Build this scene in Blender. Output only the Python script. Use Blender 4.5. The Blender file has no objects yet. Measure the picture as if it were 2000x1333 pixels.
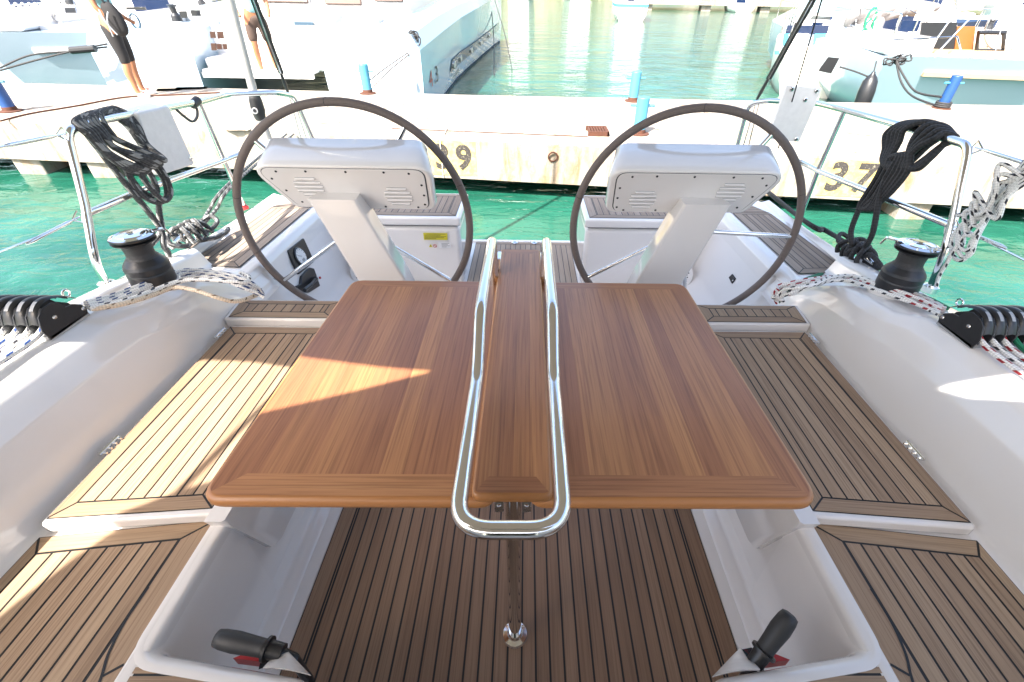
import bpy, math, random
from mathutils import Vector, Matrix
random.seed(7)
R=math.radians; sin,cos,pi=math.sin,math.cos,math.pi
SC=bpy.context.scene; COL=SC.collection
# ------------------------------------------------------------------ camera
FPX,CX,CY=889.0,1037.5,666.5            # focal length and principal point in photo pixels
CAM=Vector((.021,0,1.45))
def basis(p,y,r):
    p,y,r=R(p),R(y),R(r)
    F=Vector((sin(y)*cos(p),cos(y)*cos(p),-sin(p))); r0=Vector((cos(y),-sin(y),0)); u0=r0.cross(F)
    return cos(r)*r0+sin(r)*u0,-sin(r)*r0+cos(r)*u0,F
BB=basis(35.1,.95,1.08)                 # seen in the yacht's own frame (x across, y aft, z up from the cockpit sole)
TRIM=Matrix.Rotation(R(-3.2),4,'X')     # the yacht sits slightly stern down
BM=Matrix.Translation(CAM)@TRIM@Matrix.Translation(-CAM)
WB=[TRIM.to_3x3()@v for v in BB]
cd=bpy.data.cameras.new('camera'); cam=bpy.data.objects.new('camera',cd); COL.objects.link(cam)
cd.sensor_width=36; cd.lens=FPX/2000*36; cd.shift_x=(1000-CX)/2000; cd.clip_start=.02; cd.clip_end=3000
m=Matrix.Identity(4)
for i in range(3): m[i][0]=WB[0][i]; m[i][1]=WB[1][i]; m[i][2]=-WB[2][i]; m[i][3]=CAM[i]
cam.matrix_world=m; SC.camera=cam
# ------------------------------------------------------------------ sky, sun, exposure
SUN_AZ=Vector((-.56,-.828)); ELEV=48
w=bpy.data.worlds.new('World'); SC.world=w; w.use_nodes=True; nt=w.node_tree; bg=nt.nodes['Background']
sky=nt.nodes.new('ShaderNodeTexSky'); sky.sky_type='NISHITA'; sky.sun_disc=False; sky.sun_elevation=R(ELEV)
sky.sun_rotation=math.atan2(SUN_AZ.x,SUN_AZ.y); sky.air_density=1.0; sky.dust_density=4.0; sky.ozone_density=.6
nt.links.new(sky.outputs[0],bg.inputs[0]); bg.inputs[1].default_value=.15
ld=bpy.data.lights.new('sun','SUN'); ld.energy=5.0; ld.angle=R(.5); ld.color=(1,.95,.87)
lo=bpy.data.objects.new('sun',ld); COL.objects.link(lo)
SD=Vector((SUN_AZ.x*cos(R(ELEV)),SUN_AZ.y*cos(R(ELEV)),sin(R(ELEV))))
lo.rotation_euler=SD.to_track_quat('Z','Y').to_euler(); lo.location=(-6,-8,20)
SC.view_settings.view_transform='Standard'; SC.view_settings.look='None'; SC.view_settings.gamma=1; SC.view_settings.exposure=1.92
SC.cycles.max_bounces=8; SC.cycles.sample_clamp_indirect=6; SC.cycles.use_denoising=True
# ------------------------------------------------------------------ helpers
def _un(bs,px,py,x,y,z):
    d=bs[2]+bs[0]*((px-CX)/FPX)-bs[1]*((py-CY)/FPX)
    t=(z-CAM.z)/d.z if z is not None else ((y-CAM.y)/d.y if y is not None else (x-CAM.x)/d.x)
    return CAM+d*t
def U(px,py,x=None,y=None,z=None): return _un(BB,px,py,x,y,z)      # point of the yacht frame on a known plane
def W(px,py,x=None,y=None,z=None): return _un(WB,px,py,x,y,z)      # point of the world on a known plane
def lerp(a,b,t): return a+(b-a)*t
class MB:
    def __init__(s): s.v=[];s.f=[];s.m=[];s.uv=[];s.t=[]
    def add(s,vs,fs,m=0,uv=None,tone=.5):
        b=len(s.v); s.v+=[tuple(v) for v in vs]
        for k,f in enumerate(fs):
            s.f.append([b+i for i in f]); s.m.append(m); s.uv.append(uv[k] if uv else None); s.t.append(tone)
        return s
    def box(s,x0,x1,y0,y1,z0,z1,m=0):
        return s.hexa([(x0,y0,z0),(x1,y0,z0),(x1,y1,z0),(x0,y1,z0),(x0,y0,z1),(x1,y0,z1),(x1,y1,z1),(x0,y1,z1)],m)
    def hexa(s,p,m=0):   # bottom 4 ccw, top 4 ccw
        return s.add(p,[(3,2,1,0),(4,5,6,7),(0,1,5,4),(1,2,6,5),(2,3,7,6),(3,0,4,7)],m)
    def prism(s,poly,z0,z1,m=0):
        n=len(poly); vs=[(p[0],p[1],z0) for p in poly]+[(p[0],p[1],z1) for p in poly]
        return s.add(vs,[tuple(range(n))[::-1],tuple(range(n,2*n))]+[(i,(i+1)%n,n+(i+1)%n,n+i) for i in range(n)],m)
    def rings(s,rs,m=0,cap=True,closed=True,loop=False):
        n=len(rs[0]); vs=[p for r in rs for p in r]; fs=[]
        L=len(rs)
        for i in range(L if loop else L-1):
            for j in range(n if closed else n-1):
                a=i*n+j; b=i*n+(j+1)%n; c=((i+1)%L)*n+(j+1)%n; d=((i+1)%L)*n+j; fs.append((a,b,c,d))
        if cap and not loop: fs+= [tuple(range(n))[::-1],tuple((L-1)*n+k for k in range(n))]
        return s.add(vs,fs,m)
    def tube(s,pts,r,m=0,n=12,closed=False,uvs=True):
        pts=[Vector(p) for p in pts]; L=len(pts); T=[]
        for i in range(L):
            a=pts[(i-1)%L] if (closed or i>0) else pts[i]; b=pts[(i+1)%L] if (closed or i<L-1) else pts[i]
            T.append((b-a).normalized() if (b-a).length>1e-9 else Vector((0,0,1)))
        nrm=T[0].orthogonal().normalized(); vs=[]; dist=0; D=[]
        for i in range(L):
            if i: dist+=(pts[i]-pts[i-1]).length; nrm=(nrm-T[i]*nrm.dot(T[i])).normalized()
            bn=T[i].cross(nrm); D.append(dist); rr=r[i] if isinstance(r,(list,tuple)) else r
            for k in range(n):
                a=2*pi*k/n; vs.append(pts[i]+rr*(cos(a)*nrm+sin(a)*bn))
        fs=[];uv=[]; C=L if closed else L-1
        for i in range(C):
            i2=(i+1)%L; d2=D[i2] if i2 else dist+(pts[0]-pts[-1]).length
            for k in range(n):
                fs.append((i*n+k,i*n+(k+1)%n,i2*n+(k+1)%n,i2*n+k)); uv.append(((D[i],k/n),(D[i],(k+1)/n),(d2,(k+1)/n),(d2,k/n)))
        if not closed: fs+=[tuple(range(n))[::-1],tuple((L-1)*n+k for k in range(n))]; uv+=[None,None]
        return s.add(vs,fs,m,uv)
    def lathe(s,prof,c=(0,0,0),m=0,n=32,axis=None,ms=None):
        M=Matrix.Identity(3) if axis is None else Vector(axis).to_track_quat('Z','Y').to_matrix(); c=Vector(c)
        rs=[[c+M@Vector((r*cos(2*pi*k/n),r*sin(2*pi*k/n),z)) for k in range(n)] for r,z in prof]
        for i in range(len(rs)-1):
            s.rings([rs[i],rs[i+1]],ms[i] if ms else m,cap=False)
        s.add(rs[0],[tuple(range(n))[::-1]],ms[0] if ms else m); s.add(rs[-1],[tuple(range(n))],ms[-1] if ms else m)
        return s
    def poly3(s,pts,m=0,uv=None,tone=.5): return s.add(pts,[tuple(range(len(pts)))],m,[uv] if uv else None,tone)
OFF={}
def thing(name,label,cat,loc=(0,0,0),group=None,boat=True,rz=0,kind=None):
    o=bpy.data.objects.new(name,None); COL.objects.link(o); o.empty_display_size=.1
    M=Matrix.Translation(Vector(loc))
    if rz: M=M@Matrix.Rotation(rz,4,'Z')
    o.matrix_world=(BM@M) if boat else M; OFF[o.name]=M.inverted() if boat or True else None
    if label: o['label']=label; o['category']=cat
    if group: o['group']=group
    if kind: o['kind']=kind
    return o
def mk(name,mb,mats,parent=None,label=None,cat=None,group=None,boat=True,loc=None,kind=None,smooth=35,bevel=0,seg=2,sub=0,weld=True):
    """one mesh object from mesh data given in yacht (boat=True) or world coordinates"""
    if not isinstance(mats,(list,tuple)): mats=[mats]
    if parent is not None: inv=OFF[parent.name]; lm=inv
    else: lm=Matrix.Translation(-Vector(loc)) if loc is not None else Matrix.Identity(4)
    me=bpy.data.meshes.new(name); me.from_pydata([lm@Vector(v) for v in mb.v],[],mb.f)
    for x in mats: me.materials.append(x)
    me.polygons.foreach_set('material_index',mb.m)
    if any(u is not None for u in mb.uv) or len(set(mb.t))>1:
        me.uv_layers.new(name='UVMap'); me.color_attributes.new('tone','FLOAT_COLOR','CORNER'); ul=me.uv_layers['UVMap']; ca=me.color_attributes['tone']
        for p in me.polygons:
            u=mb.uv[p.index]; t=mb.t[p.index]
            for k,li in enumerate(p.loop_indices):
                if u: ul.data[li].uv=u[k]
                ca.data[li].color=(t,t,t,1)
    if smooth:
        me.polygons.foreach_set('use_smooth',[True]*len(me.polygons)); me.set_sharp_from_angle(angle=R(smooth))
    if me.validate(verbose=False): print('INVALID',name)
    me.update(); o=bpy.data.objects.new(name,me); COL.objects.link(o)
    if parent is not None: o.parent=parent; OFF[o.name]=OFF[parent.name]
    else:
        M=Matrix.Translation(Vector(loc)) if loc is not None else Matrix.Identity(4)
        o.matrix_world=(BM@M) if boat else M; OFF[o.name]=lm
    if bevel:
        b=o.modifiers.new('bevel','BEVEL'); b.width=bevel; b.segments=seg; b.limit_method='ANGLE'; b.angle_limit=R(40); b.harden_normals=False
    if sub:
        b=o.modifiers.new('sub','SUBSURF'); b.levels=sub; b.render_levels=sub
    if label: o['label']=label
    if cat: o['category']=cat
    if group: o['group']=group
    if kind: o['kind']=kind
    return o
def copy_tree(o,parent=None):
    c=o.copy(); COL.objects.link(c)
    if parent is not None: c.parent=parent
    OFF[c.name]=OFF.get(o.name)
    for ch in list(o.children): copy_tree(ch,c)
    return c
def spline(pts,n=8,closed=False):
    P=[Vector(p) for p in pts]; L=len(P); out=[]
    for i in range(L if closed else L-1):
        p0=P[(i-1)%L] if closed or i>0 else P[0]; p1=P[i]; p2=P[(i+1)%L]; p3=P[(i+2)%L] if closed or i<L-2 else P[-1]
        for k in range(n):
            t=k/n; out.append(.5*((2*p1)+(p2-p0)*t+(2*p0-5*p1+4*p2-p3)*t*t+(3*p1-p0-3*p2+p3)*t**3))
    if not closed: out.append(P[-1])
    return out
def fillet(pts,rads,n=5,closed=False):
    """2D/3D polyline with rounded corners"""
    P=[Vector(p) for p in pts]; L=len(P); out=[]
    for i in range(L):
        r=rads[i] if isinstance(rads,(list,tuple)) else rads
        if (not closed and i in(0,L-1)) or r<=0: out.append(P[i]); continue
        a=P[(i-1)%L]-P[i]; b=P[(i+1)%L]-P[i]; la,lb=a.length,b.length; a.normalize(); b.normalize()
        ang=a.angle(b,pi)
        if ang>pi-.02: out+=[P[i]+a*.0004*(n-k)-a*.0002*n for k in range(n+1)]; continue
        d=min(r/math.tan(ang/2),la*.49,lb*.49)
        p1=P[i]+a*d; p2=P[i]+b*d
        for k in range(n+1):
            t=k/n; out.append((1-t)**2*p1+2*t*(1-t)*P[i]+t*t*p2)
    return out
# ---- 2D convex polygon tools for the teak laying
def clip(poly,nx,ny,c):           # keep nx*x+ny*y<=c
    out=[]
    for i in range(len(poly)):
        a=poly[i];b=poly[(i+1)%len(poly)]; da=nx*a[0]+ny*a[1]-c; db=nx*b[0]+ny*b[1]-c
        if da<=0: out.append(a)
        if (da<0<db) or (db<0<da): t=da/(da-db); out.append((a[0]+(b[0]-a[0])*t,a[1]+(b[1]-a[1])*t))
    return out
def area(p): return .5*sum(p[i][0]*p[(i+1)%len(p)][1]-p[(i+1)%len(p)][0]*p[i][1] for i in range(len(p)))
def edges(poly):
    for i in range(len(poly)):
        a=poly[i];b=poly[(i+1)%len(poly)]; dx,dy=b[0]-a[0],b[1]-a[1]; l=math.hypot(dx,dy)
        if l>1e-7: yield i,a,b,dy/l,-dx/l
def shrink(poly,d):
    out=list(poly)
    for i,a,b,nx,ny in edges(poly):
        dd=d[i] if isinstance(d,(list,tuple)) else d
        out=clip(out,nx,ny,nx*a[0]+ny*a[1]-dd)
        if len(out)<3: return []
    return out
def teak(mb,poly,zf,axis=1,sp=.0393,off=0,borders=0,gap=.0045,m=0,mbase=1,lift=.0012,merge=None):
    """planks of a convex 2D outline; borders = width of the margin plank along each edge"""
    if area(poly)<0:
        poly=poly[::-1]
        if isinstance(borders,(list,tuple)): borders=list(borders)[::-1]; borders=borders[1:]+borders[:1]
    n=len(poly); bd=list(borders) if isinstance(borders,(list,tuple)) else [borders]*n
    def put(p,ax):
        if len(p)<3 or area(p)<2e-5: return
        t=random.random(); o=random.random()*9; sx=random.choice((-1,1))
        mb.poly3([(x,y,zf(x,y)+lift) for x,y in p],m,[((x*ax[0]+y*ax[1])*sx+o,(-x*ax[1]+y*ax[0])+o*3) for x,y in p],t)
    if gap>0: mb.poly3([(x,y,zf(x,y)) for x,y in poly],mbase)
    inner=shrink(poly,bd)
    for i,a,b,nx,ny in edges(poly):
        if bd[i]<=0: continue
        q=clip(list(poly),-nx,-ny,-(nx*a[0]+ny*a[1]-bd[i]))
        for j,a2,b2,n2x,n2y in edges(poly):      # mitre against neighbours that carry a margin too
            if j==i or bd[j]<=0: continue
            # keep points relatively nearer to edge i: di/bi <= dj/bj
            # di = c_i - n_i.p
            ci=nx*a[0]+ny*a[1]; cj=n2x*a2[0]+n2y*a2[1]; bi,bj=bd[i],bd[j]
            q=clip(q,-nx/bi+n2x/bj,-ny/bi+n2y/bj,-ci/bi+cj/bj)
            if len(q)<3: break
        if len(q)>=3: put(shrink(q,gap/2) if gap else q,(-ny,nx))
    if len(inner)<3: return
    lo=min(p[1-axis] for p in inner) ; hi=max(p[1-axis] for p in inner)
    k0=math.floor((lo-off)/sp); k=k0
    while off+k*sp<hi:
        a,b=off+k*sp,off+(k+1)*sp
        if axis==1: q=clip(clip(inner,-1,0,-a),1,0,b)
        else: q=clip(clip(inner,0,-1,-a),0,1,b)
        if len(q)>=3: put(shrink(q,gap/2) if gap else q,(0,1) if axis==1 else (1,0))
        k+=1
def textmesh(mb,txt,size,o,ux,uy,m=0,font_scale=(1,1),bold=0,spacing=1,center=True):
    cu=bpy.data.curves.new('t','FONT'); cu.body=txt; cu.size=1; cu.offset=bold; cu.space_character=spacing; cu.resolution_u=3
    ob=bpy.data.objects.new('t',cu); COL.objects.link(ob); dg=bpy.context.evaluated_depsgraph_get(); dg.update()
    me=bpy.data.meshes.new_from_object(ob.evaluated_get(dg)); xs=[v.co.x for v in me.vertices] or [0]; ys=[v.co.y for v in me.vertices] or [0]
    cx=(min(xs)+max(xs))/2 if center else min(xs); cy=(min(ys)+max(ys))/2 if center else 0
    o=Vector(o);ux=Vector(ux);uy=Vector(uy)
    mb.add([o+ux*((v.co.x-cx)*size*font_scale[0])+uy*((v.co.y-cy)*size*font_scale[1]) for v in me.vertices],[tuple(p.vertices) for p in me.polygons],m)
    bpy.data.objects.remove(ob); bpy.data.curves.remove(cu); bpy.data.meshes.remove(me)
# ------------------------------------------------------------------ materials
class NT:
    def __init__(s,name):
        s.mat=bpy.data.materials.new(name); s.mat.use_nodes=True; s.t=s.mat.node_tree; s.p=s.t.nodes['Principled BSDF']
    def n(s,ty,**k):
        x=s.t.nodes.new('ShaderNode'+ty)
        for a,b in k.items(): setattr(x,a,b)
        return x
    def l(s,a,b): s.t.links.new(a,b)
    def val(s,sock,v):
        if hasattr(v,'links') or isinstance(v,bpy.types.NodeSocket): s.l(v,sock)
        else: sock.default_value=v
    def math(s,op,a,b=None,c=None):
        x=s.n('Math',operation=op); s.val(x.inputs[0],a)
        if b is not None: s.val(x.inputs[1],b)
        if c is not None: s.val(x.inputs[2],c)
        return x.outputs[0]
    def ramp(s,fac,stops):
        x=s.n('ValToRGB'); cr=x.color_ramp
        while len(cr.elements)<len(stops): cr.elements.new(.5)
        for e,(p,c) in zip(cr.elements,stops): e.position=p; e.color=(c[0],c[1],c[2],1)
        s.l(fac,x.inputs[0]); return x.outputs[0]
    def noise(s,vec,scale,detail=4,rough=.5,dist=0):
        x=s.n('TexNoise'); x.inputs['Scale'].default_value=scale; x.inputs['Detail'].default_value=detail; x.inputs['Roughness'].default_value=rough; x.inputs['Distortion'].default_value=dist
        if vec is not None: s.l(vec,x.inputs['Vector'])
        return x.outputs['Fac']
    def obj(s): return s.n('TexCoord').outputs['Object']
    def mapv(s,vec,sc=(1,1,1),loc=None,rot=None):
        x=s.n('Mapping'); s.l(vec,x.inputs[0]); x.inputs['Scale'].default_value=sc
        if loc is not None: x.inputs['Location'].default_value=loc
        if rot is not None: x.inputs['Rotation'].default_value=rot
        return x.outputs[0]
    def bump(s,h,st,dist=.01):
        x=s.n('Bump'); x.inputs['Strength'].default_value=st; x.inputs['Distance'].default_value=dist; s.l(h,x.inputs['Height']); s.l(x.outputs[0],s.p.inputs['Normal'])
    def mix(s,f,a,b,mode='MIX'):
        x=s.n('MixRGB',blend_type=mode); s.val(x.inputs[0],f)
        for k,c in ((1,a),(2,b)):
            if isinstance(c,tuple): x.inputs[k].default_value=(c[0],c[1],c[2],1)
            else: s.l(c,x.inputs[k])
        return x.outputs[0]
    def col(s,c):
        if isinstance(c,tuple): s.p.inputs['Base Color'].default_value=(c[0],c[1],c[2],1)
        else: s.l(c,s.p.inputs['Base Color'])
        return s
    def rough(s,v): s.val(s.p.inputs['Roughness'],v); return s
def simple(name,c,r=.4,metal=0,coat=0,var=.12,scale=30,bump=0):
    N=NT(name); f=N.noise(N.obj(),scale,4,.6)
    N.col(N.mix(f,tuple(x*(1-var) for x in c),tuple(min(1,x*(1+var)) for x in c)))
    N.rough(N.math('MULTIPLY_ADD',f,.12,r-.06)) ; N.p.inputs['Metallic'].default_value=metal; N.p.inputs['Coat Weight'].default_value=coat; N.p.inputs['Coat Roughness'].default_value=.05
    if bump: N.bump(f,bump,.002)
    return N.mat
def gelcoat(name,c,r=.22,dirt=.5):
    N=NT(name); o=N.obj(); f=N.noise(o,1.3,5,.6); g=N.noise(N.mapv(o,(9,2,9)),4,6,.65)
    k=N.ramp(g,[(.60,(0,0,0)),(.8,(1,1,1))]); base=N.mix(f,tuple(x*.96 for x in c),c)
    N.col(N.mix(N.math('MULTIPLY',k,.10*dirt),base,(.42,.38,.33))); N.rough(N.math('MULTIPLY_ADD',f,.16,r-.08))
    N.p.inputs['Coat Weight'].default_value=.5; N.p.inputs['Coat Roughness'].default_value=.06
    N.bump(N.noise(o,5,2,.4),.06,.02)
    return N.mat
def wood(name,stops,rough=.55,coat=0,grain=.5,tw=.32,fine=1.0):
    N=NT(name); uv=N.n('UVMap'); uv.uv_map='UVMap'; at=N.n('Attribute'); at.attribute_name='tone'; t=at.outputs['Fac']
    sp=N.n('SeparateXYZ'); N.l(uv.outputs[0],sp.inputs[0]); cb=N.n('CombineXYZ'); N.l(sp.outputs[0],cb.inputs[0]); N.l(sp.outputs[1],cb.inputs[1]); N.l(N.math('MULTIPLY',t,37.0),cb.inputs[2])
    g1=N.noise(N.mapv(cb.outputs[0],(2.2,95*fine,1)),1,4,.62,.4); g2=N.noise(N.mapv(cb.outputs[0],(4,190*fine,1)),1,3,.6); g3=N.noise(N.mapv(cb.outputs[0],(2.2,9,1)),1,3,.55)
    v=N.math('ADD',N.math('ADD',N.math('MULTIPLY',t,tw),N.math('MULTIPLY',g1,.34*grain*2)),N.math('ADD',N.math('MULTIPLY',g3,.36),-.12+(.5-tw)*.5))
    c=N.ramp(v,stops); dk=N.ramp(g2,[(.36,(.52,.47,.44)),(.50,(.94,.93,.92)),(.62,(1.08,1.08,1.08))])
    N.col(N.mix(grain,c,dk,'MULTIPLY')); N.rough(N.math('MULTIPLY_ADD',g1,.14,rough-.07)); N.p.inputs['Coat Weight'].default_value=coat; N.p.inputs['Coat Roughness'].default_value=.12
    N.bump(g2,.18 if not coat else .04,.001)
    return N.mat
def ropemat(name,c,fl=None,fl2=None,r=.7,k=1.0,dens=.5,rr=.005):
    """plaited cover; flecks repeat along the rope (u in metres, v round the rope)"""
    N=NT(name); uv=N.n('UVMap'); uv.uv_map='UVMap'; sp=N.n('SeparateXYZ'); N.l(uv.outputs[0],sp.inputs[0]); u,v=sp.outputs[0],sp.outputs[1]
    ku=2*pi/(rr*2.2); a=N.math('SINE',N.math('ADD',N.math('MULTIPLY',u,ku),N.math('MULTIPLY',v,2*pi*4))); b=N.math('SINE',N.math('SUBTRACT',N.math('MULTIPLY',u,ku),N.math('MULTIPLY',v,2*pi*4)))
    h=N.math('MULTIPLY',a,b); hh=N.math('MULTIPLY_ADD',h,.5,.5)
    base=N.mix(hh,tuple(x*(.55 if c[0]<.3 else .80) for x in c),tuple(min(1,x*1.25) for x in c))
    if fl:
        fu=N.math('FRACT',N.math('MULTIPLY_ADD',v,1.0,N.math('MULTIPLY',u,1/(rr*7)))); fv=N.math('FRACT',N.math('MULTIPLY',v,3.0))
        msk=N.math('MULTIPLY',N.math('GREATER_THAN',fu,1-dens*.5),N.math('GREATER_THAN',fv,.45)); base=N.mix(msk,base,fl)
    N.col(base); N.rough(r); N.bump(hh,.6*k,rr*.25)
    return N.mat
M={}
M['gel']=gelcoat('white_gelcoat',(.80,.77,.745),.14); M['gelw']=gelcoat('bright_gelcoat',(.82,.79,.765),.10,.3)
M['caulk']=simple('black_caulk',(.012,.013,.015),.5)
M['teak']=wood('weathered_teak',[(.0,(.22,.142,.085)),(.45,(.345,.235,.148)),(.75,(.43,.31,.20)),(1,(.53,.40,.275))],.62,0,.5,fine=1.3)
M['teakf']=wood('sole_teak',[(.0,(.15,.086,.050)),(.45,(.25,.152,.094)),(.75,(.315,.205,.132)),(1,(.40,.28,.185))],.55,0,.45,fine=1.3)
M['teakg']=wood('grey_teak',[(.0,(.19,.14,.105)),(.45,(.30,.235,.18)),(.75,(.38,.31,.25)),(1,(.46,.39,.32))],.68,0,.5,fine=1.2)
M['table']=wood('varnished_teak',[(.0,(.19,.070,.034)),(.38,(.35,.145,.066)),(.65,(.49,.225,.092)),(1,(.63,.33,.135))],.36,.14,.55,tw=.27,fine=1.0)
M['tabedge']=wood('varnished_teak_margin',[(.0,(.32,.125,.040)),(.5,(.50,.22,.075)),(1,(.64,.32,.12))],.38,.12,.7,fine=.5)
M['steel']=simple('polished_steel',(.82,.81,.79),.12,1,0,.03)
M['steelr']=simple('satin_steel',(.62,.62,.61),.28,1,0,.05)
M['chrome']=simple('chrome',(.85,.85,.86),.06,1,0,.02)
M['alu']=simple('grey_aluminium',(.42,.42,.41),.38,.6)
M['leather']=simple('stitched_leather',(.155,.122,.108),.62,0,0,.25,180,.5)
M['black']=simple('black_plastic',(.016,.017,.019),.33); M['blackm']=simple('black_anodised',(.032,.034,.038),.36,.35,0,.2,60)
M['drum']=simple('knurled_drum',(.05,.05,.052),.5,.4,0,.3,400,.6)
M['rubber']=simple('rubber',(.03,.031,.033),.5)
M['ropeb']=ropemat('black_rope',(.030,.030,.032),r=.75,rr=.011); M['ropebl']=ropemat('black_white_rope',(.060,.060,.062),(.30,.30,.29),r=.7,rr=.011,dens=.8)
M['ropew']=ropemat('white_rope_black_fleck',(.80,.79,.76),(.02,.02,.03),rr=.007,dens=.6,k=.5); M['ropebw']=ropemat('white_rope_blue_fleck',(.80,.79,.76),(.01,.04,.16),rr=.0075,dens=.8,k=.5)
M['roper']=ropemat('white_rope_red_fleck',(.80,.78,.75),(.35,.01,.02),rr=.0075,dens=.8,k=.5); M['ropeg']=ropemat('green_rope',(.01,.20,.10),rr=.005); M['ropet']=ropemat('cream_rope',(.72,.60,.46),(.2,.12,.06),rr=.0075,dens=.3,k=.5)
M['white']=simple('white_plastic',(.78,.76,.74),.3); M['red']=simple('red_plastic',(.45,.02,.02),.4); M['yellow']=simple('yellow_label',(.62,.55,.03),.45)
M['label']=simple('white_label',(.75,.75,.75),.4); M['ink']=simple('ink',(.03,.03,.03),.5); M['grey']=simple('grey_plastic',(.33,.34,.35),.4)
M['canvas']=simple('grey_canvas',(.20,.19,.19),.9,0,0,.1,200,.3)
M['blue']=simple('blue_paint',(.010,.055,.19),.5,0,0,.3,14,.4); M['blue2']=simple('pale_blue_paint',(.06,.24,.34),.5,0,0,.2,14,.4); M['rust']=simple('rust',(.075,.026,.013),.85,0,0,.5,30,.5)
M['skin']=simple('skin',(.34,.145,.07),.5); M['cloth_b']=simple('black_cloth',(.014,.013,.014),.85,0,0,.5,30,.5); M['cloth_c']=simple('pale_cyan_cloth',(.20,.40,.42),.9); M['cloth_t']=simple('brown_cloth',(.07,.045,.035),.9); M['hair']=simple('brown_hair',(.07,.04,.02),.7)
M['glass']=simple('dark_glass',(.02,.022,.025),.08); M['glassb']=simple('brown_glass',(.05,.026,.020),.1); M['glassn']=simple('navy_glass',(.008,.018,.05),.12)
M['sand']=simple('pale_teak',(.36,.25,.15),.6); M['orange']=simple('orange_wood',(.26,.085,.02),.45); M['hullshade']=gelcoat('shaded_white_gelcoat',(.38,.48,.56),.12,.1); M['cream']=gelcoat('cream_gelcoat',(.74,.70,.62),.3,.6); M['navy']=simple('navy_antifouling',(.02,.05,.08),.5)  # moored white hulls: their bluish shade is put into the hull colour
M['cushion']=simple('pale_cushion',(.62,.60,.57),.8); M['tube']=simple('inflatable_fabric',(.36,.38,.38),.5)
def concrete():
    N=NT('weathered_concrete'); o=N.obj(); a=N.noise(o,1.1,8,.65); b=N.noise(o,26,6,.7); c=N.noise(N.mapv(o,(3,3,.7)),2.2,6,.7,.6)
    col=N.mix(a,(.20,.178,.148),(.36,.332,.288)); st=N.ramp(c,[(.50,(0,0,0)),(.68,(1,1,1))]); col=N.mix(N.math('MULTIPLY',st,.85),col,(.22,.13,.06))
    sp=N.ramp(b,[(.62,(0,0,0)),(.72,(1,1,1))]); col=N.mix(N.math('MULTIPLY',sp,.35),col,(.20,.15,.10)); N.col(col); N.rough(.9); N.bump(N.math('ADD',b,a),.5,.02); return N.mat
M['conc']=concrete()
def concyel():
    N=NT('faded_yellow_paint'); o=N.obj(); b=N.noise(o,14,6,.7); N.col(N.mix(N.ramp(b,[(.42,(0,0,0)),(.62,(1,1,1))]),(.50,.36,.10),(.42,.34,.19))); N.rough(.85); N.bump(b,.4,.01); return N.mat
M['cyel']=concyel()
def wornblack():
    N=NT('worn_black_paint'); b=N.noise(N.obj(),70,4,.7); N.col(N.mix(N.ramp(b,[(.58,(0,0,0)),(.72,(1,1,1))]),(.035,.03,.028),(.50,.44,.30))); N.rough(.9); return N.mat
M['wblack']=wornblack()
def water():
    N=NT('harbour_water'); o=N.obj(); big=N.noise(N.mapv(o,(.55,1.0,1)),.9,3,.5,.6); mid=N.noise(N.mapv(o,(1.6,3.2,1)),1.7,4,.55,.8); fine=N.noise(N.mapv(o,(5,9,1)),2.2,3,.5,.4)
    N.col(N.mix(N.ramp(N.noise(o,.45,4,.6,.8),[(.38,(0,0,0)),(.62,(1,1,1))]),(.005,.060,.037),(.019,.108,.074))); N.rough(.02); N.p.inputs['IOR'].default_value=1.36
    h=N.math('ADD',N.math('MULTIPLY',big,.8),N.math('ADD',N.math('MULTIPLY',mid,.22),N.math('MULTIPLY',fine,.02)))
    N.bump(h,.7,.13); return N.mat
M['water']=water()
# ================================================================== SETTING (world frame)
WL=-.76
wm=MB(); wm.add([(-900,-900,WL),(900,-900,WL),(900,1500,WL),(-900,1500,WL)],[(0,1,2,3)])
mk('water',wm,M['water'],boat=False,kind='structure')
def hills():
    mb=MB(); n=60; rs=[]
    for j in range(7):
        rs.append([(lerp(-420,420,i/n),(160+j*28+12*sin(i*.7)),WL-1+(j/6)**.8*(70+22*sin(i*.31)+9*sin(i*.83+1))*(1 if j<6 else .5)) for i in range(n+1)])
    mb.rings(rs,0,cap=False,closed=False)
    N=NT('wooded_hillside'); f=N.noise(N.obj(),.09,8,.7); N.col(N.ramp(f,[(.35,(.035,.045,.02)),(.5,(.075,.08,.04)),(.60,(.20,.18,.13)),(.7,(.08,.085,.045))])); N.rough(.95)
    mk('hills',mb,N.mat,boat=False,kind='structure')
hills()
QT=-.05
NEAR=[(-30,8.9),(-14,7.1),(-6.73,6.36),(-.78,5.85),(3.6,5.33),(9,4.75),(30,2.6)]; FAR=[(30,8.1),(7.93,8.42),(3.2,8.45),(-.92,8.54),(-9.1,8.95),(-30,9.9)]
quay=thing('quay','weathered concrete pontoon quay with yellow berth number patches behind the yacht','quay',(0,7,QT),boat=False)
qb=MB(); qp=[(x,y) for x,y in NEAR]+FAR
ringo=lambda inset,z:[(x,y+(inset if i<len(NEAR) else -inset),z) for i,(x,y) in enumerate(qp)]
qb.rings([ringo(.05,-.56),ringo(0,-.54),ringo(0,QT-.03),ringo(.012,QT-.008),ringo(.035,QT)])
mk('slab',qb,M['conc'],quay,smooth=20)
def neary(x):
    for (a,b),(c,d) in zip(NEAR,NEAR[1:]):
        if a<=x<=c: return b+(d-b)*(x-a)/(c-a),(d-b)/(c-a)
    return 5,0
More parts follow.
